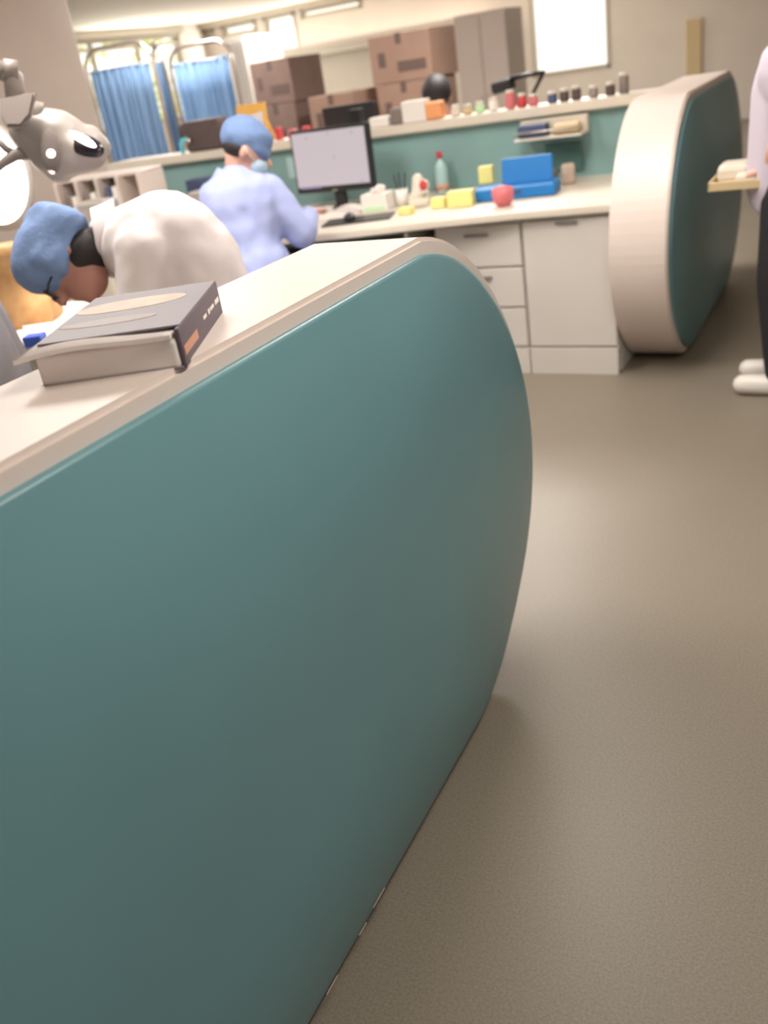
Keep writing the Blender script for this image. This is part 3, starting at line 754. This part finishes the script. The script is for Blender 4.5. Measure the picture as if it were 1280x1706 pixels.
# --- clinician in white, bending over to the left
D1 = 2.95
root1 = E_(385, 560, 3.0); feet = Vector((root1.x, root1.y, 0))
P1 = thing('person', 'person in white coat and blue surgical cap bending over behind the near bench', 'person', feet)
cf = Matrix((CR, CU, CB)).transposed()
def face_parts(b, c, fwd, up, r=.1, ear=1.0):
    """skull, jaw, nose, ear and brow with fwd the gaze and up the crown"""
    f = Vector(fwd).normalized(); u = Vector(up); u = (u - f * u.dot(f)).normalized(); s_ = f.cross(u).normalized()
    fr = Matrix((s_, f, u)).transposed(); k = r / .1
    b.ell(c + u * .012 * k, (.077 * k, .098 * k, .105 * k), fr=fr)
    b.ell(c - u * .055 * k + f * .035 * k, (.056 * k, .062 * k, .066 * k), fr=fr)
    b.ell(c - u * .092 * k + f * .070 * k, (.028 * k, .024 * k, .022 * k), fr=fr, sub=2)
    b.cap(c + f * .092 * k + u * .0, c + f * .114 * k - u * .028 * k, .010 * k, .015 * k)
    b.ell(c + f * .088 * k - u * .058 * k, (.026 * k, .014 * k, .010 * k), fr=fr, sub=2)
    for q in (-1, 1):
        b.ell(c + s_ * q * .030 * k + f * .085 * k + u * .002, (.014 * k, .010 * k, .010 * k), fr=fr, sub=2)
        b.ell(c + s_ * q * .079 * k - u * .018 * k - f * .004, (.012 * k * ear, .020 * k * ear, .032 * k * ear), fr=fr, sub=2)
    return fr, s_, f, u
# head: crown towards image left, gaze downward
up1 = (-CR * .95 + CU * .12 + CB * .0); f1 = (-CU * .93 - CR * .38 + CB * .05)
hc1 = E_(116, 430, D1 - .02)
b = MB(); fr1, s1, f1, u1 = face_parts(b, hc1, f1, up1, .112, .6)
sh1 = E_(232, 405, D1)
b.cap(hc1 - u1 * .05 - f1 * .03, sh1, .06, .065)
pel = E_(372, 548, D1 + .05)
chest = E_(262, 410, D1)
b.cap(chest, pel, .13, .13)
for s_ in (-1, 1):
    off = CB * s_ * .09
    kn = Vector((pel.x, pel.y, .5)) + off + Vector((-.04, .0, 0)); an = Vector((pel.x, pel.y, .09)) + off
    b.cap(pel + off * .7, kn, .095, .06); b.cap(kn, an, .055, .04); b.cap(an - Vector((0, 0, .04)), an + Vector((-.14, -.06, -.045)), .04, .032)
    so = E_(228, 420, D1 - s_ * .17); el = E_(222, 560, D1 - s_ * .2); wr = E_(165, 618, D1 - s_ * .12)
    b.cap(so, el, .05, .042); b.cap(el, wr, .040, .028); hand(b, wr, -CR - CU * .25, CU, side=s_)
b.blob('body', 'skin_tan', P1, vox=.0085, it=3, fac=.5)
# coat
b = MB()
for s_ in (-1, 1):
    o_ = s_ * .085
    b.cap(E_(236, 408, D1 - o_), E_(278, 402, D1 - o_), .125, .150)
    b.cap(E_(278, 402, D1 - o_), E_(318, 436, D1 - o_), .150, .155)
    b.cap(E_(318, 436, D1 - o_), E_(366, 545, D1 - o_), .155, .165)
    so = E_(238, 420, D1 - s_ * .19); el = E_(226, 560, D1 - s_ * .21); wr = E_(172, 612, D1 - s_ * .14)
    b.cap(so, el, .085, .062); b.cap(el, wr, .062, .045)
    b.cap(E_(366, 545, D1 - o_), Vector((pel.x, pel.y, .58)) + CB * o_, .165, .19)
b.cap(E_(196, 405, D1), E_(240, 405, D1), .098, .12)
b.blob('coat', 'coat', P1, vox=.011, it=10, fac=.6, folds=.009)
# stand collar
b = MB(); ax = (E_(240, 405, D1) - E_(160, 412, D1)).normalized()
b.lathe([(.098, 0), (.106, .03), (.120, .07), (.114, .07), (.100, .03), (.092, 0), (.098, 0)], E_(160, 404, D1), fr=frame_to(ax), n=36)
b.build('collar', 'coat', P1)
# hair at nape
b = MB(); b.ell(hc1 - u1 * .045 - f1 * .026, (.096, .080, .056), fr=fr1); b.cap(hc1 - u1 * .05 - f1 * .028, sh1.lerp(hc1, .55) - f1 * .02, .070, .066)
b.blob('hair', 'hair', P1, vox=.009, it=3)
# cap
b = MB(); b.ell(hc1 + u1 * .062 - f1 * .004, (.106, .136, .100), fr=fr1); b.box(hc1 + u1 * .056 - f1 * .004, (.18, .25, .155), fr=fr1 @ Matrix.Rotation(-.10, 3, 'X'), bev=.05, seg=4); b.ell(hc1 + u1 * .03 + f1 * .055, (.093, .072, .05), fr=fr1); b.ell(hc1 + u1 * .022 - f1 * .045, (.100, .088, .052), fr=fr1); b.box(hc1 + u1 * .022 - f1 * .020, (.222, .20, .105), fr=fr1 @ Matrix.Rotation(-.12, 3, 'X'), bev=.03, seg=4)
b.ell(hc1 + u1 * .105 - f1 * .06, (.07, .07, .06), fr=fr1); b.ell(hc1 + u1 * .075 + f1 * .062, (.085, .072, .078), fr=fr1)
cp = b.blob('surgical_cap', 'cap', P1, vox=.009, it=6, folds=.007)
# glasses
b = MB(); g0 = hc1 + f1 * .128 + u1 * -.008
for q in (-1, 1):
    cc = g0 + s1 * q * .034; b.tube([cc + s1 * .027 * math.cos(2 * PI * k / 16) + u1 * .02 * math.sin(2 * PI * k / 16) for k in range(16)], .0028, 6, closed=True)
    b.tube([cc + s1 * q * .027, g0 + s1 * q * .075 - f1 * .02, g0 + s1 * q * .088 - f1 * .115 - u1 * .003], .003, 6)
b.tube([g0 - s1 * .008, g0 + f1 * .006, g0 + s1 * .008], .003, 6)
b.build('glasses', 'black', P1)
# trousers / shoes
b = MB()
for s_ in (-1, 1):
    off = CB * s_ * .09
    kn = Vector((pel.x, pel.y, .5)) + off + Vector((-.04, .0, 0)); an = Vector((pel.x, pel.y, .11)) + off
    b.cap(pel + off * .7 + Vector((0, 0, -.05)), kn, .11, .085); b.cap(kn, an, .085, .065)
b.blob('trousers', 'trousers', P1, vox=.014)
for s_ in (-1, 1):
    off = CB * s_ * .09; an = Vector((pel.x, pel.y, .045)) + off
    b = MB(); b.cap(an, an + Vector((-.15, -.07, -.003)), .046, .042); b.build('shoe', 'white', P1)

# --- clinician in blue, seated with back to us
D2 = 4.28
P2 = thing('person', 'person in light blue scrubs and blue cap seated at the far desk, back turned', 'person', (E_(425, 455, D2).x, E_(425, 455, D2).y, 0))
fwd = Vector((.50, .84, 0)); hc2 = E_(411, 247, D2)
f2 = (Vector((.80, .50, 0)) * .82 - Vector((0, 0, .45))); up2 = Vector((.1, .16, 1))
b = MB(); fr2, s2, f2, u2 = face_parts(b, hc2, f2, up2, .1)
nk = E_(398, 300, D2); b.cap(hc2 - u2 * .05 - f2 * .03, nk, .052, .06)
ch = E_(402, 350, D2); pv = E_(428, 455, D2); b.cap(ch, pv, .12, .13); b.cap(nk, ch, .07, .12)
elR = E_(503, 388, D2 + .02); haR = elR + Vector((-.10, .26, .045))
shR = E_(447, 322, D2); b.cap(shR, elR, .048, .04); b.cap(elR, haR, .038, .026); hand(b, haR, Vector((-.1, 1, .0)), (0, 0, 1), side=1)
shL = E_(362, 330, D2 + .02); elL = E_(372, 405, D2 + .16); haL = elL + Vector((.14, .22, .03))
elL.z = .88; haL.z = .85
b.cap(shL, elL, .048, .04); b.cap(elL, haL, .038, .026); hand(b, haL, Vector((.4, .9, 0)), (0, 0, 1), side=-1)
for s_ in (-1, 1):
    side = Vector((fwd.y, -fwd.x, 0)) * s_ * .10
    k_ = Vector((pv.x, pv.y, .53)) + fwd * .40 + side; a_ = Vector((k_.x, k_.y, .09)) + fwd * .02
    b.cap(pv + side * .8 + Vector((0, 0, -.06)), k_, .085, .06); b.cap(k_, a_, .052, .038); b.cap(a_ - Vector((0, 0, .045)), a_ + fwd * .15 - Vector((0, 0, .05)), .036, .03)
b.blob('body', 'skin', P2, vox=.0085, it=3, fac=.5)
b = MB()
b.cap(E_(398, 292, D2), E_(402, 335, D2), .072, .14); b.cap(E_(385, 338, D2), E_(398, 385, D2), .135, .135); b.cap(E_(420, 335, D2), E_(420, 385, D2), .135, .135)
b.cap(E_(402, 375, D2), E_(428, 465, D2 + .02), .145, .175); b.cap(shL, E_(400, 330, D2), .085, .11); b.cap(shR, E_(405, 330, D2), .085, .11)
b.cap(shR, elR, .086, .072); b.cap(elR, elR.lerp(haR, .82), .068, .05); b.cap(shL, elL, .08, .066); b.cap(elL, elL.lerp(haL, .82), .064, .05)
b.cap(pv, Vector((pv.x, pv.y, .56)) + fwd * .05, .18, .18)
b.blob('scrub_top', 'coat_blue', P2, vox=.011, it=9, folds=.006)
b = MB(); b.lathe([(.066, 0), (.074, .03), (.082, .06), (.078, .06), (.068, .03), (.060, 0), (.066, 0)], hc2 - u2 * .115 - f2 * .028, fr=frame_to(nk - hc2), n=32); b.build('collar', 'coat_blue', P2)
b = MB(); b.ell(hc2 - u2 * .012 - f2 * .024, (.084, .084, .054), fr=fr2); b.blob('hair', 'hair', P2, vox=.009, it=3)
b = MB(); b.ell(hc2 + u2 * .034 - f2 * .008, (.092, .116, .098), fr=fr2); b.ell(hc2 + u2 * .036 - f2 * .060, (.082, .068, .072), fr=fr2); b.ell(hc2 + u2 * .012 + f2 * .04, (.084, .07, .05), fr=fr2)
b.blob('surgical_cap', 'cap', P2, vox=.008, it=5, folds=.010)
b = MB(); b.ell(hc2 - u2 * .052 + f2 * .060, (.060, .052, .050), fr=fr2); mk_ = b.build('face_mask', 'mask', P2)
b = MB()
for q in (-1, 1): b.tube([hc2 - u2 * .04 + f2 * .06 + s2 * q * .055, hc2 - u2 * .02 + f2 * .02 + s2 * q * .082, hc2 - f2 * .008 + s2 * q * .088], .002, 6)
b.build('strap', 'white', mk_)
b = MB()
for s_ in (-1, 1):
    side = Vector((fwd.y, -fwd.x, 0)) * s_ * .10
    k_ = Vector((pv.x, pv.y, .53)) + fwd * .40 + side; a_ = Vector((k_.x, k_.y, .12)) + fwd * .02
    b.cap(pv + side * .8 + Vector((0, 0, -.05)), k_, .10, .078); b.cap(k_, a_, .075, .06)
b.blob('trousers', 'coat_blue', P2, vox=.014)
for s_ in (-1, 1):
    side = Vector((fwd.y, -fwd.x, 0)) * s_ * .10; k_ = Vector((pv.x, pv.y, .045)) + fwd * .42 + side
    b = MB(); b.cap(k_, k_ + fwd * .16, .044, .038); b.build('shoe', 'white', P2)
def stool(p, top, label, m='black'):
    t = thing('swivel_stool', label, 'stool', (p.x, p.y, 0))
    b = MB(); b.lathe([(0, top - .06), (.17, top - .06), (.19, top - .04), (.185, top - .01), (.15, top), (0, top)], (0, 0, 0)); b.build('seat', m, t, local=True)
    b = MB(); b.tube([(0, 0, .08), (0, 0, top - .06)], .025, 12); b.build('column', 'chrome', t, local=True)
    for k in range(5):
        a = 2 * PI * k / 5; b = MB(); b.tube([(0, 0, .09), (.26 * math.cos(a), .26 * math.sin(a), .07)], .017, 8); l = b.build('leg', 'chrome', t, local=True)
        b = MB(); b.ell((.26 * math.cos(a), .26 * math.sin(a), .03), (.025, .025, .03), sub=2); b.build('caster', 'black', l, local=True)
    return t
stool(pv, .45, 'round black stool under the clinician in blue')

# --- person behind the far bench, only the black hair shows
D3 = 6.55; h3 = E_(729, 161, D3)
P3 = thing('person', 'person with short black hair half hidden behind the far bench ledge', 'person', (h3.x, h3.y + .08, 0))
b = MB(); f3 = Vector((.1, -.75, -.65)); fr3, s3, f3, u3 = face_parts(b, h3, f3, Vector((0, -.3, 1)), .1)
c3 = Vector((h3.x, h3.y + .10, h3.z - .34)); p3 = Vector((h3.x, h3.y + .14, .56))
b.cap(h3 - u3 * .05, c3 + Vector((0, 0, .12)), .05, .06); b.cap(c3 + Vector((0, 0, .05)), p3, .13, .14)
for s_ in (-1, 1):
    sh = c3 + Vector((s_ * .18, 0, .08)); el = sh + Vector((s_ * .05, -.1, -.24)); wr = el + Vector((-s_ * .1, -.2, .02)); wr.z = max(wr.z, .84)
    b.cap(sh, el, .05, .042); b.cap(el, wr, .04, .028); hand(b, wr, (-.2 * s_, -1, 0), (0, 0, 1), side=s_)
    k_ = p3 + Vector((s_ * .1, -.36, -.02)); a_ = Vector((k_.x, k_.y, .09)); b.cap(p3 + Vector((s_ * .08, 0, -.04)), k_, .085, .06); b.cap(k_, a_, .055, .04); b.cap(a_ - Vector((0, 0, .045)), a_ + Vector((0, -.14, -.05)), .036, .03)
b.blob('body', 'skin', P3, vox=.010, it=3)
b = MB(); b.ell(h3 + u3 * .028 - f3 * .018, (.098, .112, .108), fr=fr3); b.blob('hair', 'hair', P3, vox=.01, it=3)
b = MB(); b.cap(c3 + Vector((-.1, 0, .02)), c3 + Vector((.1, 0, .02)), .13, .13); b.cap(c3, p3, .15, .17)
for s_ in (-1, 1):
    sh = c3 + Vector((s_ * .17, 0, .07)); el = sh + Vector((s_ * .05, -.1, -.24)); wr = el + Vector((-s_ * .1, -.2, .02)); wr.z = max(wr.z, .84); b.cap(sh, el, .075, .06); b.cap(el, wr, .058, .045)
b.blob('white_coat', 'coat', P3, vox=.013, it=6)
stool(p3, .43, 'round black stool under the black-haired person')

# --- person at the right edge of the frame
cx = aty(1322, 300, 4.05); P4 = thing('person', 'person in lilac top and black trousers cut off by the right frame edge', 'person', (cx.x, 4.05, 0))
X4, Y4 = cx.x, 4.05
b = MB(); h4 = Vector((X4 + .02, Y4, 1.60)); fr4, s4, f4, u4 = face_parts(b, h4, (-.9, -.2, -.25), (0, 0, 1), .1)
b.cap(h4 - u4 * .05 - f4 * .02, Vector((X4, Y4, 1.40)), .055, .06); b.cap((X4, Y4, 1.28), (X4, Y4, .95), .13, .13)
hd = []
for s_ in (-1, 1):
    sh = Vector((X4, Y4 + s_ * .17, 1.36)); el = Vector((X4 - .02, Y4 + s_ * .20, 1.07)); wr = Vector((X4 - .09, Y4 + s_ * .10, .92))
    b.cap(sh, el, .05, .042); b.cap(el, wr, .040, .028); hand(b, wr, (-1, -.25 * s_, -.25), (0, 0, 1), side=s_)
    hp = Vector((X4, Y4 + s_ * .09, .9)); kn = Vector((X4 - .03, Y4 + s_ * .10, .48)); an = Vector((X4, Y4 + s_ * .10, .09))
    b.cap(hp, kn, .09, .06); b.cap(kn, an, .055, .04); b.cap(an - Vector((0, 0, .045)), an + Vector((-.15, 0, -.05)), .036, .03)
b.blob('body', 'skin', P4, vox=.010, it=3)
b = MB(); b.ell(h4 + u4 * .03 - f4 * .02, (.095, .108, .10), fr=fr4); b.blob('hair', 'hair', P4, vox=.01, it=3)
b = MB(); b.cap((X4, Y4 - .08, 1.26), (X4, Y4 + .08, 1.26), .145, .145); b.cap((X4, Y4, 1.2), (X4, Y4, .86), .17, .18)
for s_ in (-1, 1):
    b.cap((X4, Y4 + s_ * .17, 1.34), (X4 - .015, Y4 + s_ * .195, 1.16), .075, .07)
b.blob('lilac_top', mk('lilac', (196, 186, 198), .85), P4, vox=.013, it=6)
b = MB()
for s_ in (-1, 1):
    hp = Vector((X4, Y4 + s_ * .09, .84)); kn = Vector((X4 - .03, Y4 + s_ * .10, .48)); an = Vector((X4, Y4 + s_ * .10, .11)); b.cap(hp, kn, .11, .085); b.cap(kn, an, .085, .07)
b.blob('trousers', 'trousers', P4, vox=.014)
for s_ in (-1, 1):
    an = Vector((X4 + .02, Y4 + s_ * .10, .045)); b = MB(); b.cap(an, an + Vector((-.17, 0, 0)), .046, .042); b.build('shoe', 'white', P4)
# tray held by that person
ty = thing('instrument_tray', 'cream tray held by the person at the right edge', 'tray', (X4 - .20, Y4, .86))
b = MB(); b.box((0, 0, .005), (.20, .28, .01), bev=.003); b.box((0, .135, .02), (.20, .01, .03)); b.box((0, -.135, .02), (.20, .01, .03)); b.box((.095, 0, .02), (.01, .28, .03)); b.box((-.095, 0, .02), (.01, .28, .03)); b.build('tray_pan', 'tan', ty, local=True)
b = MB(); b.box((-.02, .03, .045), (.12, .16, .07), bev=.02); b.box((.04, -.08, .03), (.08, .08, .04), bev=.012); o = b.build('gauze_pack', 'cream', local=True); o.location = (X4 - .20, Y4, .862); tag(o, 'cream gauze packs on the tray at the right edge', 'pack')

# ------------------------------------------------------------------ dental unit behind the first clinician
# overhead examination lamp
DL = 3.3
L0 = E_(118, 245, DL)
dl = thing('dental_lamp', 'pale dental operating lamp on jointed arm in front of the grey column', 'lamp', L0)
b = MB()
b.cap(E_(50, 215, DL), E_(95, 238, DL), .07, .105); b.cap(E_(95, 242, DL), E_(148, 252, DL), .105, .062); b.cap(E_(90, 225, DL), E_(98, 280, DL), .075, .05)
b.cap(E_(150, 225, DL), E_(172, 245, DL), .035, .03)
hd_ = b.blob('lamp_head', 'lampshell', dl, vox=.010, it=6)
def lens(px, py, rx, ry, rot, m, nm, d):
    fr = cf @ Matrix.Rotation(rot, 3, 'Z'); b = MB(); b.ell(E_(px, py, d), (rx, ry, .02), fr=fr); return b.build(nm, m, dl)
lens(85, 253, .030, .072, .12, mk('reflector_grey', (112, 102, 98), .8, spec=.1), 'reflector', DL - .118)
b = MB(); b.ell(E_(85, 256, DL - .14), (.013, .013, .010), fr=cf, sub=2); b.build('bulb', 'led', dl)
lens(143, 243, .062, .034, -.35, 'glass_dark', 'lens', DL - .085)
b = MB(); b.tube([E_(115 + 9 * k, 221 + 3.2 * k + .35 * k * k, DL - .108) for k in range(6)], [.006, .010, .012, .012, .010, .005], 8); b.build('light_strip', 'led', dl)  # glowing tube stands in for the white highlight on the dark lens
ld = bpy.data.lights.new('dental_lamp_light', 'SPOT'); ld.energy = 60; ld.spot_size = .5; ld.spot_blend = .5; ld.color = (1, .95, .85); ld.shadow_soft_size = .04
lo = bpy.data.objects.new('dental_lamp_light', ld); COL.objects.link(lo); lo.parent = dl; lo_w = E_(85, 290, DL - .16); lo.location = lo_w - L0
lo.rotation_euler = (at(118, 528, .79) - lo_w).to_track_quat('-Z', 'Y').to_euler()
b = MB(); b.tube([E_(8, 118, DL), E_(22, 128, DL), E_(26, 165, DL)], .03, 12); b.tube([E_(26, 160, DL), E_(35, 185, DL), E_(60, 200, DL)], [.04, .05, .06], 12); b.build('arm', 'lampshell', dl)
b = MB(); b.tube([E_(6, 117, DL), E_(30, 120, DL)], .034, 14); b.build('joint_cap', 'lampgrey', dl)
b = MB(); b.prism([(-.05, .03), (.06, .05), (.045, -.02), (.015, -.055), (-.03, -.055), (-.05, -.02)], -.01, .01, bev=.006, fr=cf, c=E_(28, 182, DL - .075)); b.build('grip_pad', 'lampgrey', dl)
b = MB(); b.tube([E_(52, 254, DL), E_(25, 258, DL), E_(5, 272, DL), E_(-30, 300, DL)], [.022, .02, .014, .012], 10); b.tube([E_(-5, 232, DL), E_(10, 248, DL), E_(30, 258, DL)], .012, 10); b.build('handle', 'lampgrey', dl)
b = MB(); b.tube([E_(10, 122, DL), E_(-60, 80, DL + .1), Vector((E_(-60, 80, DL + .1).x, E_(-60, 80, DL + .1).y, CEIL))], .028, 12); b.build('suspension_pole', 'lampshell', dl)
# lit lamp disc at the left edge
G = E_(-12, 292, 4.2)
gl = thing('examination_light', 'glowing oval lamp at the left edge above the bent clinician', 'lamp', (G.x, G.y, G.z - .25))
fr = cf @ Matrix.Rotation(.30, 3, 'Z') @ Matrix.Rotation(.15, 3, 'X')
b = MB(); b.lathe([(0, .02), (.19, .02), (.215, 0), (.19, -.06), (.08, -.10), (0, -.10)], G, fr=fr, sx=.72, sy=1.05, n=40); b.build('housing', 'lampshell', gl)
b = MB(); b.lathe([(0, .045), (.12, .040), (.19, .022), (.19, .018), (0, .018)], G, fr=fr, sx=.72, sy=1.05, n=40); b.build('lit_face', 'lamp_on', gl)
b = MB(); b.tube([G - CB * .08, G - CB * .16 - CR * .2, Vector((G.x - .35, G.y + .1, 1.9)), Vector((G.x - .35, G.y + .1, CEIL))], .02, 10); b.build('suspension_arm', 'lampshell', gl)
# instrument cart
ct = thing('instrument_cart', 'white instrument cart beside the bent clinician near the brown bag', 'cart', (-2.95, 2.54, 0))
b = MB(); b.box((0, 0, .765), (.86, .62, .03), bev=.006); b.build('top', 'white', ct, local=True)
b = MB(); b.box((0, 0, .42), (.80, .56, .66), bev=.008); b.build('body', 'cabinet', ct, local=True)
for z in (.2, .42, .64):
    b = MB(); b.box((0, -.29, z), (.76, .02, .2), bev=.004); d_ = b.build('drawer', 'cabinet', ct, local=True); b = MB(); b.box((0, -.308, z + .06), (.2, .016, .012)); b.build('handle', 'steel', d_, local=True)
for sx in (-1, 1):
    for sy in (-1, 1):
        b = MB(); b.ell((sx * .36, sy * .22, .045), (.03, .03, .045), sub=2); b.build('caster', 'black', ct, local=True)
p = at(122, 530, .781)
tr = thing('instrument_tray', 'bright white instrument tray under the lamp beside the brown bag', 'tray', (p.x, p.y, .781), .4)
b = MB(); b.box((0, 0, .004), (.30, .26, .008), bev=.002); b.box((0, .13, .012), (.30, .008, .02)); b.box((0, -.13, .012), (.30, .008, .02)); b.build('tray_pan', 'white', tr, local=True)
p = at(118, 533, .80); b = MB(); b.tube([p + Vector((-.06, 0, .0)), p + Vector((.06, .03, .0))], .008, 8); o = b.build('dental_handpiece', 'cyan'); tag(o, 'small cyan handpiece on the bright white tray', 'dental handpiece')
o.location.z = .79
# crumpled kraft bag
p = at(58, 545, .781)
kb = MB(); m = bmesh.new(); q = bmesh.ops.create_cube(m, size=1)
for v in m.verts: v.co = Vector((v.co.x * .19, v.co.y * .16, v.co.z * .31 + .155))
bmesh.ops.subdivide_edges(m, edges=m.edges[:], cuts=9, use_grid_fill=True)
for v in m.verts:
    n_ = noise.noise_vector(v.co * 9) * .022; v.co += Vector((n_.x, n_.y, n_.z * .4 if v.co.z > .03 else 0)); v.co.x *= 1 + .18 * math.sin(v.co.z * 9)
    v.co.z = max(v.co.z, 0)
kb.bm.free(); kb.bm = m
for f in m.faces: f.smooth = True
o = kb.build('paper_bag', 'kraft_light', local=True); o.location = (p.x - .06, p.y + .06, .781); o.rotation_euler.z = .5; tag(o, 'crumpled light brown paper bag below the bent clinician\'s cap', 'paper bag')
p = at(62, 575, .781); simple('glove_box', mk('royal', (78, 104, 206), .5), (p.x + .0, p.y - .0, .781), (.07, .06, .04), 'royal blue box in front of the crumpled brown bag', 'box', .4)
# chair back at left edge
q0 = E_(-32, 585, 2.95)
gc = thing('office_chair', 'grey upholstered chair back at the left edge behind the near bench', 'chair', (q0.x, q0.y, 0))
b = MB()
pts = [(-.26, -.36), (.165, -.36), (.17, -.16), (.15, -.05), (.115, .04), (.075, .12), (.02, .22), (-.10, .26), (-.26, .26)]
b.prism(pts, -.03, .03, bev=.02, seg=4, fr=cf, c=E_(-26, 600, 2.95), smooth=True); b.build('backrest', 'grey_fabric', gc)
b = MB(); b.lathe([(0, .44), (.22, .44), (.24, .47), (.22, .51), (0, .52)], (q0.x, q0.y, 0)); b.build('seat', 'grey_fabric', gc)
b = MB(); b.tube([(q0.x, q0.y, .06), (q0.x, q0.y, .44)], .03, 12); b.build('column', 'black', gc)
b = MB(); b.tube([(q0.x, q0.y, .43), (q0.x, q0.y, .9)], .02, 8); b.build('back_bracket', 'black', gc)
for k in range(5):
    a = 2 * PI * k / 5 + .3; b = MB(); b.tube([(q0.x, q0.y, .08), (q0.x + .27 * math.cos(a), q0.y + .27 * math.sin(a), .04)], .02, 8); b.build('leg', 'black', gc)
# cream dental unit behind clinician's neck
p = E_(148, 345, 4.9)
du = thing('dental_unit', 'cream dental unit with grey box on top behind the bent clinician\'s neck', 'dental unit', (p.x, p.y, 0))
z_ = E_(148, 378, 4.9).z
b = MB(); b.box((0, 0, z_ / 2), (.34, .3, z_), bev=.03, seg=3); b.build('cabinet_body', 'cream', du, local=True)
b = MB(); b.box((.06, 0, z_ + .065), (.18, .12, .11), bev=.015); b.build('control_box', 'lampshell', du, local=True)
b = MB(); b.box((-.05, -.08, z_ + .04), (.10, .03, .07), bev=.004); b.build('paper_pack', 'white', du, local=True)
b = MB(); b.tube([(-.04, -.1, z_ + .0), (-.03, -.13, z_ + .02), (.1, -.14, z_ - .02), (.12, -.15, z_ - .2)], .008, 8); b.build('hose', 'lampgrey', du, local=True)
p = E_(195, 342, 4.1); b = MB(); b.lathe([(0, 0), (.012, 0), (.014, .02), (.008, .04), (0, .04)], (p.x, p.y, .801)); 
b.bm.free()
# pink/white card at the left edge
p = E_(6, 425, 5.3); cb = thing('tissue_box', 'white and pink box at the far left edge behind the blue cap', 'box', (p.x, p.y, 0))
b = MB(); b.box((0, 0, p.z - .03), (.14, .1, .1)); b.build('carton', 'white', cb, local=True)
b = MB(); b.box((-.02, -.051, p.z - .03), (.05, .003, .05), bev=0); b.build('pink_print', mk('pinkprint', (200, 160, 215), .6), cb, local=True)
b = MB(); b.box((0, .0, (p.z - .08) / 2), (.5, .45, p.z - .08), bev=.01); o = b.build('side_cabinet', 'column', local=True); o.location = (p.x, p.y, 0); tag(o, 'pale grey side cabinet at the left edge carrying a small box', 'cabinet')

# fittings for the unseen ceiling lamps, some of them added for light
for i, ((x, y), e) in enumerate(LIGHTS):
    t = thing('ceiling_light', 'white rectangular ceiling light panel', 'ceiling light', (x, y, CEIL - .07), 0, 'ceiling light panels')
    b = MB(); b.box((0, 0, .04), (.64, 1.24, .06), bev=.006); b.build('frame', 'white', t, local=True)
    b = MB(); b.box((0, 0, .006), (.56, 1.16, .008), bev=0); b.build('diffuser', 'lamp_on', t, local=True)
